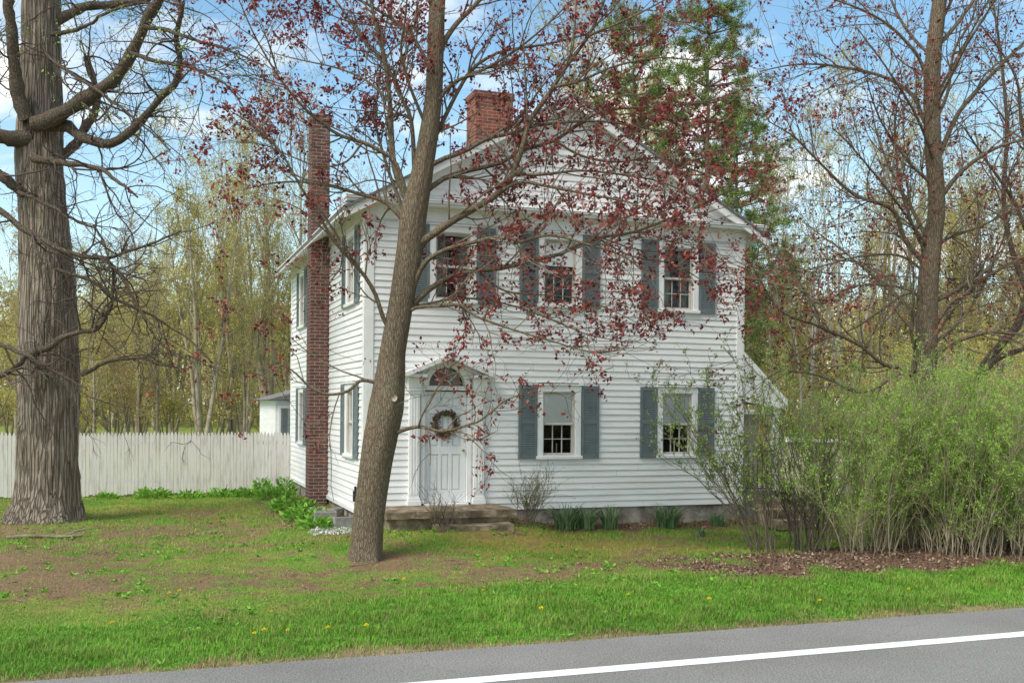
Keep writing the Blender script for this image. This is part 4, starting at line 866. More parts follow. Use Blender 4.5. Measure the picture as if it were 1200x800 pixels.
leafy(lv, pts_on(Cc[sel], 1, rr, .5, 1), 3, .07, rr, .028, .7)
tr = tag(empty('maple_tree', base2), 'red budded maple with a straight trunk rising behind the green shrubs', 'tree')
tws, lvs = tw.build('twigs', M['twig_grey'], None, True), lv.build('crown', M['leaf_red'])
for o in (trk, tws, lvs): o.parent = tr
shift((trk, tws, lvs), base2)

# ---- thick stem coming in from the right behind the shrubs
rr = np.random.default_rng(23)
g = Geo(); LM3 = [([(1128, 470), (1145, 440), (1167, 410), (1190, 384), (1202, 355), (1212, 300), (1235, 230), (1250, 150), (1262, 60), (1270, -40)], .4, 5.5, 2.5), ([(1150, 437), (1170, 419), (1200, 409), (1240, 400)], -.3, 5, 1.5), ([(1205, 345), (1185, 290), (1176, 230), (1180, 150), (1172, 60), (1160, -20)], .7, 3.6, 1.2), ([(1212, 300), (1190, 240), (1150, 180), (1130, 150)], -.7, 3, .9), ([(1235, 230), (1200, 160), (1190, 90), (1150, 30)], .3, 3, .9)]
D3 = 21.0; Ps, Rs = zip(*[limb(l[0], D3, l[1], l[2], l[3]) for l in LM3]); LP, LR = np.array(Ps), np.array(Rs); g.tubes(LP, LR, 9)
b3 = np.array([P(1112, 600, D3)[0], D3, 0]); g.tubes(np.array([resample([b3 - [0, 0, .1], P(1115, 530, D3), P(1128, 470, D3)], 8)]), np.full((1, 8), 6.2 * D3 / F), 9)
trk = g.build('trunk', M['limb_old'], None, True); tw = Geo(); lv = Geo()
A, AR = kids(LP, LR, np.maximum((lens(LP) * 3.0).astype(int), 5), (.6, 1.8), (.4, 1.1), .12, 7, .28, rr, (.15, 1.), .5, rmax=.02); B, BR = kids(A, AR, 5, (.25, .8), (.4, 1.1), .08, 5, .3, rr, (.2, 1.), .6)
tw.tubes(A, AR, 5); tw.tubes(B, BR, 3); leafy(lv, pts_on(B[rr.random(len(B)) < .6], 1, rr, .6, 1), 3, .07, rr, .05)
tr = tag(empty('maple_tree', b3), 'dark leaning tree stem at the right edge behind the green shrubs', 'tree')
tws, lvs = tw.build('twigs', M['twig_grey'], None, True), lv.build('crown', M['leaf_red'])
for o in (trk, tws, lvs): o.parent = tr
shift((trk, tws, lvs), b3)

# ---- shaggy old tree at the left
rr = np.random.default_rng(24); base4 = G(51, 611); D4 = base4[1]
T4 = [(51, 618), (51, 608), (53, 590), (55, 560), (57, 480), (57, 400), (56, 330), (52, 270), (47, 200), (47, 150), (48, 100), (48, 50), (48, 0), (48, -60), (50, -140), (55, -240)]
r4 = np.array([44, 41, 38, 36, 35.5, 34.5, 33, 29.5, 28.5, 27, 23.5, 22, 22, 19, 14, 6]) * D4 / F * .95
g = Geo(); trunk_tube(g, [P(a, b, D4) for a, b in T4], r4, 190, 520, .085, 9, flare=.34, ridges=26)
LM4 = [
 ([(40, 145), (62, 138), (85, 127), (105, 115), (135, 95), (155, 65), (170, 30), (185, 0), (197, -45), (205, -110)], -1.6, 10.5, 4, -.55),
 ([(60, 147), (80, 147), (95, 158), (125, 166), (150, 156), (180, 122), (203, 97), (210, 72), (207, 40), (215, 0)], -1.8, 8, 2.5, -.3),
 ([(62, 190), (85, 175), (98, 158), (112, 135), (118, 112), (113, 82), (110, 66)], .4, 7, 4.5, .1),
 ([(60, 30), (80, 18), (100, 6), (140, 3), (180, -6), (230, -30)], .6, 7.5, 3),
 ([(60, 40), (85, 35), (105, 28), (130, 16), (155, 5), (185, 2)], -.8, 3, 1.2, -.3),
 ([(40, 160), (20, 163), (-10, 160), (-60, 140)], -.8, 12, 7, -.3),
 ([(30, 140), (18, 110), (14, 75), (10, 40), (4, 0), (-6, -60)], -.8, 10, 5, -.5),
 ([(40, 186), (70, 190), (95, 192), (120, 200), (140, 213), (160, 230)], -1.2, 6, 1.2, -.55),
 ([(-20, 235), (0, 248), (25, 268), (60, 288), (90, 298), (120, 300), (150, 292), (178, 283), (210, 272)], -.6, 5, 1.2, -1.2),
 ([(110, 299), (128, 306), (145, 325), (160, 350), (172, 372), (188, 390), (196, 415)], -.7, 3, 1.0, -1.5),
 ([(30, 414), (60, 405), (92, 389), (118, 384), (130, 370), (137, 350), (138, 322), (132, 300)], -.9, 5, 1.4, -.8),
 ([(-15, 395), (15, 412), (40, 425), (70, 445), (100, 462)], -.5, 3.5, 1.0, -1.0),
 ([(-20, 455), (12, 430), (35, 408), (55, 402)], .1, 4, 2.5, -1.0),
 ([(-25, 190), (0, 210), (22, 226), (40, 232)], .3, 7.5, 5.5, -.8),
 ([(95, 440), (128, 424), (160, 420), (185, 428), (215, 430)], -.6, 2.8, .9, -.5),
 ([(20, 225), (45, 235), (75, 255), (110, 275), (125, 300), (130, 330)], -1.0, 2.6, 1.0, -.7),
 ([(50, 60), (65, 75), (95, 95), (135, 125), (160, 145), (200, 178)], -1.6, 2.6, 1.0, -.6),
 ([(65, 315), (100, 325), (130, 345), (170, 365), (215, 395), (240, 420)], -1.2, 2.6, .9, -.4),
 ([(170, 30), (195, 32), (230, 45), (265, 55), (310, 75)], -.5, 3, .9, -1.9),
 ([(150, 60), (185, 70), (230, 78), (270, 100), (290, 125)], -.8, 3, .9, -1.5),
]
Ps, Rs = zip(*[limb(l[0], D4, l[1], l[2], l[3], d0=(l[4] if len(l) > 4 else 0)) for l in LM4]); LP, LR = np.array(Ps), np.array(Rs)
LP = LP + np.cumsum(rr.normal(size=LP.shape) * .012, axis=1)
gl_ = Geo(); gl_.tubes(LP, LR * .88 * (1 + rr.normal(size=LR.shape) * .09), 10)
trk = g.build('trunk', M['bark_old'], None, True); lim = gl_.build('limbs', M['limb_old'], None, True); tw = Geo(); lv = Geo()
A, AR = kids(LP, LR, np.maximum((lens(LP) * 3.6).astype(int), 7), (.5, 2.3), (.5, 1.3), -.02, 10, .42, rr, (.12, 1.), .4, rmax=.02, rmin=.003)
B, BR = kids(A, AR, 5, (.2, .8), (.5, 1.2), -.02, 6, .45, rr, (.2, 1.), .6, rmin=.003)
Cc, CR = kids(B, BR, 2, (.1, .35), (.5, 1.2), .0, 4, .4, rr, (.3, 1.), .6, rmin=.0025)
tw.tubes(A, AR, 5); tw.tubes(B, BR, 4); tw.tubes(Cc, CR, 3)
e_ = pts_on(Cc, 1, rr, .7, 1); e_ = e_[(e_[:, 2] > 7.6) & (rr.random(len(e_)) < .35)]; leafy(lv, e_, 4, .06, rr, .05)
tr = tag(empty('old_tree', base4), 'huge old tree with shaggy bark and bare twisted limbs at the left edge', 'tree')
tws, lvs = tw.build('twigs', M['twig'], None, True), lv.build('crown', M['leaf_fresh'])
for o in (trk, lim, tws, lvs): o.parent = tr
shift((trk, lim, tws, lvs), base4)

# ================================================================ trees behind
def wood_tree(h, stems, spread, nl, rr, leafm, barkm, leaf=.10, per=3, dens=.8, up=.45, ang=(.3, .8), r0=.13, low=.15, tl=(.25, .30)):
    g, tw, lv = Geo(), Geo(), Geo(); Ps, Rs = [], []
    for k in range(stems):
        a = rr.uniform(0, 2 * np.pi); out = spread * rr.uniform(.2, 1) * (0 if stems == 1 else 1); hh = h * rr.uniform(.8, 1.0); x = np.cumsum(rr.normal(0, .12, (7, 2)), axis=0)
        p = [np.array([math.cos(a) * out * (u ** .9) + x[i, 0] * u + (.12 * k if stems > 1 else 0), math.sin(a) * out * (u ** .9) + x[i, 1] * u, hh * u - .1]) for i, u in enumerate(np.linspace(0, 1, 7))]
        Ps.append(resample(p, 16)); Rs.append(r0 * rr.uniform(.7, 1.1) * (1 - np.linspace(0, 1, 16) * .92))
    SP, SR = np.array(Ps), np.array(Rs); g.tubes(SP, SR, 7)
    A, AR = kids(SP, SR, nl, (h * tl[0] * .5, h * tl[1]), ang, up, 8, .22, rr, (low, .97), .5, rmin=.006)
    A[:, :, 2] = np.maximum(A[:, :, 2], .3)
    B, BR = kids(A, AR, 6, (h * .05, h * .14), (.3, .9), .25, 6, .28, rr, (.2, 1), .55, rmin=.005)
    Cc, CR = kids(B, BR, 4, (h * .025, h * .06), (.3, .9), .15, 4, .3, rr, (.25, 1), .6, rmin=.0045)
    g.tubes(A, AR, 5); tw.tubes(B, BR, 4); tw.tubes(Cc, CR, 3)
    e = pts_on(Cc, 1, rr, .5, 1); e = e[rr.random(len(e)) < dens]; leafy(lv, e, per, leaf, rr, leaf * 1.2, .1, .7)
    return g.build('trunk', barkm, None, True), tw.build('twigs', M['twig_bg'], None, True), lv.build('crown', leafm)
def plant(proto, name, loc, rz, sc, label, cat, group, first):
    root = empty(name, loc, rz); root.scale = (sc, sc, sc); tag(root, label, cat, group)
    for o in proto:
        c = o if first else o.copy()
        if not first: COL.objects.link(c)
        c.parent = root
    return root
used = {}
def put(key, name, px, D, top, rr, label, group=None, cat='tree'):
    proto, h = PROTO[key]; sc = ((HY + .0084 * (px - 600) - top) / F * D + CAMZ) / h
    b = P(px, 500, D); plant(proto, name, (b[0], D, 0), rr.uniform(0, 6.28), sc, label, cat, group, key not in used); used[key] = 1
rr = np.random.default_rng(40)
PROTO = {
 'will': (wood_tree(13, 4, 2.0, 9, rr, M['leaf_willow'], M['bark_bg'], .09, 12, 1., .6, (.25, .6), .12, .18), 13),
 'vase': (wood_tree(14, 5, 2.6, 8, rr, M['leaf_willow'], M['bark_bg'], .085, 8, .95, .6, (.25, .6), .14, .25), 14),
 'bare': (wood_tree(15, 1, 1, 22, rr, M['leaf_rust'], M['bark_bg'], .10, 5, .8, .35, (.4, .9), .2, .25), 15),
 'birch': (wood_tree(13, 3, 1.3, 8, rr, M['leaf_willow'], M['bark_pale'], .10, 4, .7, .45, (.3, .7), .07, .25), 13),
 'under': (wood_tree(6, 5, 2.4, 8, rr, M['leaf_willow'], M['bark_bg'], .085, 6, .9, .2, (.4, 1.0), .06, .1), 6),
 'rusty': (wood_tree(10, 3, 2.0, 9, rr, M['leaf_rust'], M['bark_bg'], .12, 6, .95, .3, (.3, .8), .1, .15), 10),
}
put('will', 'willow_tree', 238, 46, 178, rr, 'tall yellow green tree with many upright stems beyond the middle of the fence')
put('vase', 'woodland_tree', 312, 50, 165, rr, 'slender half bare tree close beside the brick chimney')
put('bare', 'woodland_tree', 352, 56, 150, rr, 'bare grey tree rising right behind the tall brick chimney')
gw = 'bare budding trees of the wood behind the fence'
lw = 'budding tree in the wood beyond the white picket fence'
for px, D, top, k in ((20, 62, 290, 'rusty'), (60, 70, 300, 'will'), (110, 58, 320, 'will'), (150, 75, 285, 'bare'), (165, 54, 290, 'vase'), (205, 66, 260, 'will'), (268, 62, 215, 'vase'), (285, 70, 260, 'rusty'), (335, 64, 240, 'will'), (-30, 66, 270, 'will'), (-60, 55, 300, 'vase'), (90, 85, 310, 'bare'), (180, 88, 300, 'bare'), (245, 84, 290, 'bare'), (320, 88, 270, 'bare'), (40, 52, 330, 'vase'), (110, 49, 360, 'bare'), (185, 52, 345, 'bare'), (290, 47, 330, 'vase'), (150, 50, 380, 'rusty'), (130, 96, 318, 'rusty')):
    put(k, 'woodland_tree', px, D, top, rr, lw, gw)
gu = 'yellow green brush along the edge of the wood'
for px, D, top in ((-20, 50, 395), (35, 53, 380), (85, 50, 405), (140, 58, 350), (200, 54, 385), (262, 52, 360), (320, 54, 375), (170, 68, 340), (20, 70, 340), (100, 72, 335), (290, 72, 330)):
    put('under', 'woodland_brush', px, D, top, rr, 'low yellow green brush at the wood edge behind the picket fence', gu, 'bush')
# right side
gb = 'pale slender trees behind the right hand maple'
for px, D, top, k in ((905, 46, 200, 'birch'), (945, 42, 170, 'birch'), (990, 44, 110, 'birch'), (1030, 46, 130, 'vase'), (1130, 50, 170, 'vase'), (1185, 46, 150, 'bare'), (1220, 50, 170, 'vase'), (1250, 44, 150, 'birch')):
    put(k, 'slender_tree', px, D, top, rr, 'slender pale stemmed tree standing behind the right hand maple', gb)
gr = 'yellow green trees low behind the right hand shrubs'
for px, D, top, k in ((890, 52, 300, 'will'), (925, 44, 330, 'will'), (960, 58, 300, 'rusty'), (1005, 55, 320, 'will'), (1050, 48, 300, 'will'), (1085, 60, 290, 'rusty'), (1130, 46, 270, 'will'), (1165, 50, 250, 'will'), (1205, 44, 260, 'will'), (870, 66, 290, 'rusty'), (1240, 56, 270, 'rusty'), (1020, 74, 300, 'bare'), (1110, 76, 280, 'bare'), (940, 78, 310, 'bare')):
    put(k, 'budding_tree', px, D, top, rr, 'yellow green budding tree low behind the right hand shrubs', gr)
for px, D, top in ((890, 38, 425), (930, 42, 410), (975, 40, 420), (1020, 44, 400), (1065, 38, 405), (1110, 42, 400), (1150, 38, 395), (1190, 42, 390), (1230, 38, 400)):
    put('under', 'woodland_brush', px, D, top, rr, 'low green brush beyond the lawn on the right of the house', 'low brush right of the house', 'bush')
# behind the house
for px, D, top, k in ((420, 60, 230, 'bare'), (655, 58, 60, 'bare'), (715, 62, 90, 'vase'), (760, 56, 140, 'birch'), (690, 66, 40, 'birch')):
    put(k, 'tall_tree', px, D, top, rr, 'thin budding tree showing above the roof of the house', 'thin trees above the roof')

# pines
def pine(h, seed):
    rr = np.random.default_rng(seed); g, nd = Geo(), Geo(); n = 22
    p = np.stack([np.cumsum(rr.normal(0, .03, n)), np.cumsum(rr.normal(0, .03, n)), np.linspace(-.1, h, n)], 1)[None]; rad = (.24 * (1 - np.linspace(0, 1, n) * .93))[None]; g.tubes(p, rad, 9)
    Bs = []
    for z in np.arange(h * .22, h * .985, h * .037):
        u = z / h; k = rr.integers(4, 7); a0 = rr.uniform(0, 6.28)
        for q in range(k):
            if rr.random() < .14: continue
            a = a0 + q * 6.283 / k + rr.normal(0, .2); Ln = (4.7 * (1 - u) ** .7 + .6) * rr.uniform(.6, 1.12) * min(1, .5 + 1.6 * u)
            up = rr.uniform(-.02, .30); s = np.linspace(0, 1, 8)
            Bs.append(np.stack([np.cos(a) * Ln * s, np.sin(a) * Ln * s, z + up * Ln * s + .14 * Ln * s ** 2], 1) + np.array([np.interp(z, p[0, :, 2], p[0, :, 0]), np.interp(z, p[0, :, 2], p[0, :, 1]), 0]))
    BP = np.array(Bs); BR = np.array([np.linspace(.045, .008, 8)] * len(Bs)); g.tubes(BP, BR, 5)
    S, SR = kids(BP, BR, 7, (.3, 1.0), (.5, 1.0), .1, 5, .2, rr, (.3, 1.), .5, rmin=.004); g.tubes(S, SR, 3)
    e = np.concatenate([pts_on(S, 4, rr, .35, 1.), pts_on(BP, 3, rr, .6, 1.)]); c = np.repeat(e, 20, axis=0); d = rr.normal(size=c.shape); d[:, 2] += .5
    nd.leaves(c + rr.normal(size=c.shape) * .05, .19, .028, d, rr, .1)
    return g.build('trunk', M['bark_red'], None, True), nd.build('crown', M['needle'])
PROTO['pine'] = (pine(18, 60), 18); PROTO['pine2'] = (pine(18, 61), 18)
put('pine', 'pine_tree', 828, 38, -5, rr, 'tall dark green pine behind the right slope of the roof')
put('pine2', 'pine_tree', 742, 46, 15, rr, 'pine half hidden behind the roof peak and red leaves')
put('pine', 'pine_tree', 862, 48, 120, rr, 'shorter pine just right of the eave, behind the taller pine')

# the far wood, one mass
rr = np.random.default_rng(70); n = 120000; a = rr.uniform(-.70, .70, n); D = rr.uniform(95, 150, n); hx = a * D; top = 8 + 9 * fbm(hx * .05, D * .03, 5, 4)
zz_ = top * rr.random(n) ** .8; g = Geo(); cc = np.where(rr.random(n)[:, None] < .5, np.array([.40, .31, .17]), np.array([.50, .45, .15])) * rr.uniform(.6, 1.4, n)[:, None]
g.leaves(np.stack([hx, D, zz_], 1), .55, .34, None, rr, .3, cc)
kind(g.build('far_wood', M['blade']), 'stuff', 'far mass of budding spring woodland along the horizon', 'wood')

# ================================================================ shrubs
def tx(px, s):                                         # where along the house front a sight line crosses
    k = (px - CX) / F; o = HC + s * Vv; return (o[0] - k * o[1]) / (k * U[1] - U[0])
def shrub(name, px, py, D, nst, h, spread, lean, leaf, per, seed, leafm, label, cat='shrub', group=None, dens=.8, asp=.4, low=.2, r0=.011, twigm='twig_grey', base_r=.28, n1=7, n2=3, L1=(.25, .8)):
    rr = np.random.default_rng(seed); b = P(px, py, D); b[2] = float(hgt(np.array([b[0]]), np.array([b[1]]))[0])
    a = rr.uniform(0, 2 * np.pi, nst); rb = base_r * np.sqrt(rr.random(nst)); s = np.linspace(0, 1, 12)[None]; hh = h * rr.uniform(.5, 1.05, nst); out = spread * rr.uniform(.15, 1., nst)
    bx, by = rb * np.cos(a), rb * np.sin(a); cx = np.cos(a + rr.normal(0, .5, nst)) * out + lean[0]; cy = np.sin(a + rr.normal(0, .5, nst)) * out * .8 + lean[1]
    Pp = np.stack([bx[:, None] + cx[:, None] * s ** 1.5, by[:, None] + cy[:, None] * s ** 1.5, hh[:, None] * (s - .18 * s ** 3 * (out / h)[:, None]) - .05 + 0 * s], 2)
    Pp[:, 1:] += np.cumsum(rr.normal(size=(nst, 11, 3)) * .022, axis=1)
    Rr = rr.uniform(.6, 1.5, nst)[:, None] * r0 * (1 - s * .75)
    A, AR = kids(Pp, Rr, n1, L1, (.25, .8), .3, 7, .25, rr, (low, 1.), .6, rmin=.0022); B, BR = kids(A, AR, n2, (.12, .4), (.3, .8), .25, 5, .25, rr, (.2, 1.), .6, rmin=.0019)
    g, lv = Geo(), Geo(); g.tubes(Pp, Rr, 6); g.tubes(A, AR, 4); g.tubes(B, BR, 3)
    e = np.concatenate([pts_on(B, 6, rr, .15, 1.), pts_on(A, 4, rr, .25, 1.)]); e = e[rr.random(len(e)) < dens * np.clip((e[:, 2] / h - low * .8) * 3.5, .04, 1)]
    c = np.repeat(e, per, axis=0); d = rr.normal(size=c.shape) * .8; d[:, 2] += .8; lv.leaves(c + rr.normal(size=c.shape) * .02, leaf, leaf * asp, d, rr, .2)
    root = tag(empty(name, b), label, cat, group); g.build('stems', M[twigm], root, True); lv.build('foliage', leafm, root)
SG = 'shrubs of the hedge beside the road'
HK = dict(group=SG, base_r=.6, r0=.006, twigm='twig_tan', n1=9, n2=4, asp=.26, low=.0, L1=(.3, 1.1))
shrub('shrub', 893, 646, 16.8, 26, 3.0, 1.3, (-.75, 0), .055, 3, 101, M['leaf_fresh'], 'open arching shrub with pale new leaves, nearest the house front', dens=.42, asp=.5, group=SG, r0=.009, n1=7, base_r=.25)
shrub('shrub', 942, 648, 16.7, 20, 2.2, .9, (.0, .1), .05, 2, 102, M['leaf_shrub'], 'nearly bare brown stemmed shrub second from the house', dens=.3, group=SG, r0=.013, twigm='twig', base_r=.3)
shrub('shrub', 1010, 652, 16.5, 34, 2.3, 1.5, (.1, .2), .05, 5, 103, M['leaf_shrub'], 'feathery green shrub right beside the bare brown stemmed one', dens=.38, **HK)
shrub('shrub', 1068, 642, 17.2, 72, 2.7, 1.45, (.15, .1), .05, 5, 104, M['leaf_shrub'], 'dense green shrub in front of the straight maple trunk', dens=.48, **HK)
shrub('shrub', 1128, 648, 16.5, 84, 2.6, 1.45, (.3, .1), .05, 5, 105, M['leaf_shrub'], 'thick upright green shrub in front of the dark leaning stem', dens=.48, **HK)
shrub('shrub', 1190, 645, 16.3, 84, 2.75, 1.45, (.3, .1), .05, 5, 106, M['leaf_shrub'], 'thick green shrub cut by the right edge of the picture', dens=.48, **HK)
shrub('shrub', 1256, 640, 16.6, 70, 2.75, 1.3, (.2, .1), .05, 5, 107, M['leaf_shrub'], 'last green shrub of the hedge, almost outside the picture at right', dens=.48, **HK)
shrub('shrub', 980, 625, 18.8, 22, 2.4, 1.2, (.1, .1), .05, 5, 108, M['leaf_shrub'], 'loose green shrub behind the bare brown stemmed shrub', dens=.25, **HK)
q = H(1.05, -1.30); shrub('dry_shrub', CX + F * q[0] / q[1], 600, q[1], 22, .55, .25, (0, -.05), .03, 1, 111, M['leaf_rust'], 'small dry twiggy shrub against the front of the stone stoop', dens=.1, base_r=.1, n1=3, n2=2, L1=(.1, .3), r0=.005)
q = H(2.85, -.55); shrub('dry_shrub', CX + F * q[0] / q[1], 600, q[1], 20, .95, .5, (.05, -.05), .04, 1, 112, M['leaf_fresh'], 'low wispy shrub with a few buds right of the stone stoop', dens=.3, base_r=.15, n1=5, n2=2, L1=(.15, .4), r0=.005)

# strap leaved clumps along the foundation
def strap(px, wid, n, h, seed, label, group, s=-.42):
    rr = np.random.default_rng(seed); t = tx(px, s); b = H(t, s); z = float(hgt(np.array([b[0]]), np.array([b[1]]))[0]); g = Geo()
    a = rr.uniform(0, 6.283, n); r_ = wid * np.sqrt(rr.random(n)); x0, y0 = r_ * np.cos(a), r_ * np.sin(a) * .6; ln = h * rr.uniform(.45, 1.15, n); out = rr.uniform(.05, .75, n) * ln; aa = a + rr.normal(0, .5, n)
    sg = np.linspace(0, 1, 6); wd = .0085 * np.array([1, 1.1, 1.1, 1, .75, .15])
    Pm = np.stack([x0[:, None] + np.cos(aa)[:, None] * out[:, None] * sg ** 2, y0[:, None] + np.sin(aa)[:, None] * out[:, None] * sg ** 2, ln[:, None] * (sg - .22 * sg ** 3)], 2)
    sd_ = np.stack([-np.sin(aa + rr.normal(0, .8, n)), np.cos(aa), np.zeros(n)], 1)[:, None] * wd[None, :, None]
    V = np.concatenate([Pm - sd_, Pm + sd_], 1).reshape(-1, 3); i, k = np.meshgrid(np.arange(n), np.arange(5), indexing='ij'); bse = i * 12 + k
    g.add(V, np.stack([bse, bse + 6, bse + 7, bse + 1], -1).reshape(-1, 4)); o = g.build('daffodil_clump', M['daffodil']); o.location = (b[0], b[1], z); tag(o, label, 'plant', group)
GD = 'daffodil clumps along the foundation'
strap(664, .20, 150, .56, 1, 'big leafy daffodil clump beneath the left ground floor window', GD)
strap(687, .17, 120, .52, 2, 'daffodil clump grown into the right side of the big clump', GD)
strap(716, .15, 100, .50, 3, 'narrow daffodil clump just right of the big pair', GD)
strap(783, .20, 160, .52, 4, 'round daffodil clump alone beneath the right ground floor window', GD)
strap(841, .12, 60, .34, 5, 'short daffodil clump near the right corner of the house', GD)
strap(823, .06, 25, .22, 6, 'tiny tuft of strap leaves in the grass beyond the mulch', GD, -1.6)

# leafy clumps by the fence and the chimney
def leafy_clump(px, py, rad, h, n, seed, label):
    rr = np.random.default_rng(seed); b = G(px, py, .0 if px < 335 else .15); g = Geo(); a = rr.uniform(0, 6.283, n); r_ = rad * np.sqrt(rr.random(n)); c = np.stack([r_ * np.cos(a), r_ * np.sin(a) * .7, h * rr.uniform(.1, 1, n) * (1 - (r_ / rad) ** 2 * .6)], 1)
    d = np.stack([np.cos(a), np.sin(a), rr.uniform(.1, 1.1, n)], 1); g.leaves(c, .13, .06, d, rr, .2); st = np.stack([c * [0.8, .8, 0] - [0, 0, .03], c], 1)[:n // 2]; g.tubes(st, np.full((len(st), 2), .004), 3)
    o = g.build('leafy_plant', M['hosta']); o.data.update(); o.location = (b[0], b[1], float(hgt(b[:1], b[1:2])[0])); tag(o, label, 'plant', 'bright leafy plants by the fence and chimney')
for i, (px, py, rad, h, n, lb) in enumerate([
    (127, 584, .22, .16, 90, 'small low leafy plant at the fence just right of the old tree'), (178, 583, .42, .24, 200, 'broad leafy plant at the foot of the fence middle'), (222, 583, .30, .16, 110, 'low leafy plant against the fence, second right of the broad one'),
    (262, 582, .40, .22, 180, 'leafy plant spreading along the fence towards the house'), (292, 583, .36, .26, 180, 'leafy plant near the right end of the fence'), (306, 582, .26, .48, 150, 'taller leafy plant at the fence end'), (334, 584, .24, .55, 150, 'upright leafy plant at the rear corner of the house'),
    (322, 592, .42, .28, 220, 'spreading leafy plant in front of the fence end'), (341, 601, .45, .26, 240, 'leafy plant in the bed left of the brick chimney'), (358, 611, .42, .24, 220, 'leafy plant in the bed right in front of the brick chimney'), (371, 621, .34, .18, 160, 'leafy plant nearest the white stone chips')]):
    leafy_clump(px, py, rad, h, n, 200 + i, lb)

# concrete blocks by the chimney and the white chips
def block(px, py, rz, L_, seed, label, tilt=0):
    b = G(px, py, .2); g = MB(); h = .20; d = .2; t_ = .035
    g.box(-L_ / 2, L_ / 2, 0, h, -d / 2, -d / 2 + t_).box(-L_ / 2, L_ / 2, 0, h, d / 2 - t_, d / 2)
    for x in (-L_ / 2 + t_ / 2, 0, L_ / 2 - t_ / 2): g.box(x - t_ / 2 + .001, x + t_ / 2 - .001, .001, h - .001, -d / 2 + t_ - .002, d / 2 - t_ + .002)
    o = g.build('concrete_block', M['block'], bevel=.004); o.location = (b[0], b[1], float(hgt(b[:1], b[1:2])[0]) - .01); o.rotation_euler = (tilt, 0, rz); tag(o, label, 'block', 'concrete blocks by the chimney')
block(372, 604, UZ + .2, .30, 1, 'grey concrete block hard against the brick chimney')
block(381, 611, UZ - .1, .40, 2, 'grey concrete block second from the chimney', .05)
block(392, 606, UZ + .9, .40, 3, 'grey concrete block set back against the house wall')
block(404, 618, UZ + .15, .42, 4, 'grey concrete block nearest the maple trunk', -.06)
rr = np.random.default_rng(9); c = G(394, 622, .18); n = 900; g = Geo(); a = rr.uniform(0, 6.283, n); r_ = np.sqrt(rr.random(n)); x = c[0] + r_ * np.cos(a) * .42; y = c[1] + r_ * np.sin(a) * .75
d = rr.normal(size=(n, 3)); d[:, 2] = np.abs(d[:, 2]) * .5; g.leaves(np.stack([x, y, hgt(x, y) + .005], 1), .045, .04, d, rr, .4); kind(g.build('stone_chips', M['gravel']), 'stuff')

# fallen branch
b = G(52, 632); g = Geo(); pth = resample([(-.62, -.05, .04), (-.2, .02, .06), (.25, .03, .05), (.62, .06, .07)], 14); g.tubes(pth[None], np.linspace(.035, .022, 14)[None], 8)
g.tubes(resample([(.45, .04, .06), (.52, -.10, .03), (.50, -.2, .02)], 6)[None], np.full((1, 6), .02), 6); g.tubes(resample([(.3, .03, .05), (.5, .1, .14), (.66, .12, .18)], 6)[None], np.full((1, 6), .012), 6)
o = g.build('fallen_branch', M['wood'], None, True); o.location = (b[0], b[1], 0); tag(o, 'broken dead branch lying on the bare soil right before the old tree', 'branch')

# dandelions
fl_ = MB(); 
def dandelion(px, py, rr, label, sz=1.):
    global proto_d
    b = G(px, py); z = float(hgt(b[:1], b[1:2])[0]); root = tag(empty('dandelion', (b[0], b[1], z), rr.uniform(0, 6)), label, 'flower', 'dandelions in the lawn'); root.scale = (sz * .8, sz * .8, sz * .8)
    if proto_d is None:
        g = Geo(); n = 60; a = rr.uniform(0, 6.283, n); t = rr.uniform(.1, 1.3, n); d = np.stack([np.cos(a) * np.sin(t), np.sin(a) * np.sin(t), np.cos(t)], 1); g.leaves(np.tile([[0, 0, .115]], (n, 1)), .032, .011, d * 4, rr, .1); f_ = g.build('flower_head', M['petal'], root)
        g = Geo(); g.tubes(np.array([[[0, 0, -.01], [.004, 0, .06], [0, 0, .115]]]), np.full((1, 3), .003), 5); s_ = g.build('stem', M['hosta'], root); proto_d = (f_, s_)
    else:
        for o in proto_d: c = o.copy(); COL.objects.link(c); c.parent = root
proto_d = None; rr = np.random.default_rng(13)
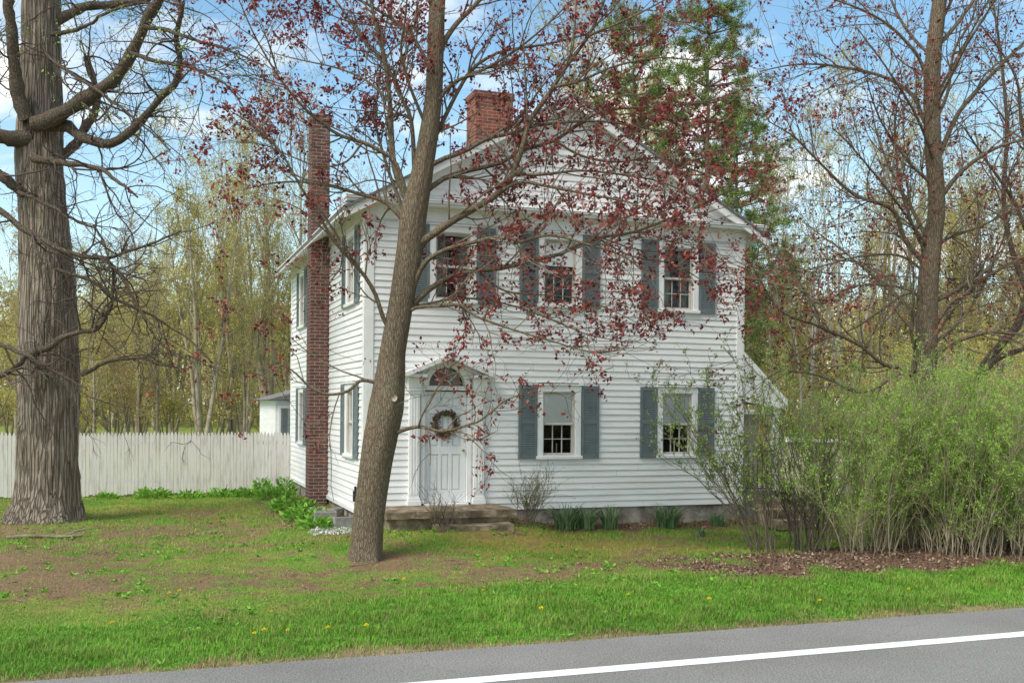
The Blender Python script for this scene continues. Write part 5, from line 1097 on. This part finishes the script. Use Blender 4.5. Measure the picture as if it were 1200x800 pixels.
for px, py, sz, lb in [(634, 727, 1.25, 'big yellow dandelion by the road below the left window'), (831, 713, 1.2, 'yellow dandelion at the grass edge below the right window'), (1065, 699, 1.0, 'yellow dandelion at the mulch edge below the straight maple'), (961, 712, 1.0, 'yellow dandelion in the grass before the bare stemmed shrub'),
    (473, 687, 1.15, 'yellow dandelion just right of the leaning maple trunk'), (429, 743, 1.1, 'yellow dandelion straight below the leaning maple, close to the road'), (384, 746, 1., 'yellow dandelion left of the one below the maple'), (309, 751, 1.1, 'yellow dandelion close to the road, below the chimney'), (337, 748, .9, 'smaller yellow dandelion between two near the road'),
    (198, 707, 1.05, 'left one of a dandelion pair in the left lawn'), (210, 704, 1.05, 'right one of a dandelion pair in the left lawn'), (131, 742, 1., 'lone dandelion far left near the road'), (298, 752, .9, 'dandelion leftmost of those below the chimney'), (318, 723, .8, 'small dandelion in the lush grass under the chimney'), (424, 695, .8, 'small dandelion right below the maple foot'),
    (695, 675, .8, 'small dandelion in the thin grass in front of the daffodils'), (736, 706, .9, 'dandelion in the lush strip between the two windows'), (566, 700, .8, 'small dandelion in the lush strip below the door')]:
    dandelion(px, py, rr, lb, sz)

# candles in the two ground floor windows
for c, lb in ((3.72, 'cream candle behind the glass of the left ground floor window'), (6.24, 'cream candle behind the glass of the right ground floor window')):
    q = H(c, .13); e = tag(empty('window_candle', (q[0], q[1], 1.42), UZ), lb, 'candle'); g = MB(); g.cyl((0, 0, .03), (0, 0, .22), .011); g.build('candle', M['wax'], e); g = MB(); g.cyl((0, 0, 0), (0, 0, .035), .035, .018); g.build('candle_base', M['wax'], e)

# wire, low shed and drive on the right
a0 = np.array([*H(HW + .05, .3), 5.25]); a1 = P(1500, 316, 23.5); s = np.linspace(0, 1, 30)[:, None]; p = a0 + (a1 - a0) * s; p[:, 2] -= .25 * (4 * s * (1 - s))[:, 0]
g = Geo(); g.tubes(p[None], np.full((1, 30), .009), 5); tag(g.build('power_line', M['iron']), 'thin dark wire running right from the upper corner of the house', 'wire')
b = P(955, 540, 34); sh = tag(empty('garden_shed', (b[0], 34, 0), .1), 'small tan shed with a pale roof edge seen through the bare shrub', 'shed')
g = MB(); g.box(-.95, .95, 0, 1.2, 0, 1.6); g.build('wall', M['tan'], sh); g = MB(); g.prism([(-1.1, 1.203), (1.1, 1.203), (1.1, 1.3), (-1.1, 1.38)], -.12, 1.7); g.build('roof', M['shingle'], sh); g = MB(); g.prism([(-1.12, 1.24), (1.12, 1.24), (1.12, 1.32), (-1.12, 1.40)], -.16, -.122); g.build('fascia', M['trim'], sh); g = MB(); g.box(-.4, .4, .05, 1.1, -.03, -.002); g.build('door', M['tan'], sh)
q = G(950, 574); g = MB(); g.box(q[0] - 1.8, q[0] + 4.5, .012, .03, q[1] - 1.2, q[1] + 1.5); kind(g.build('driveway', M['block']), 'structure')
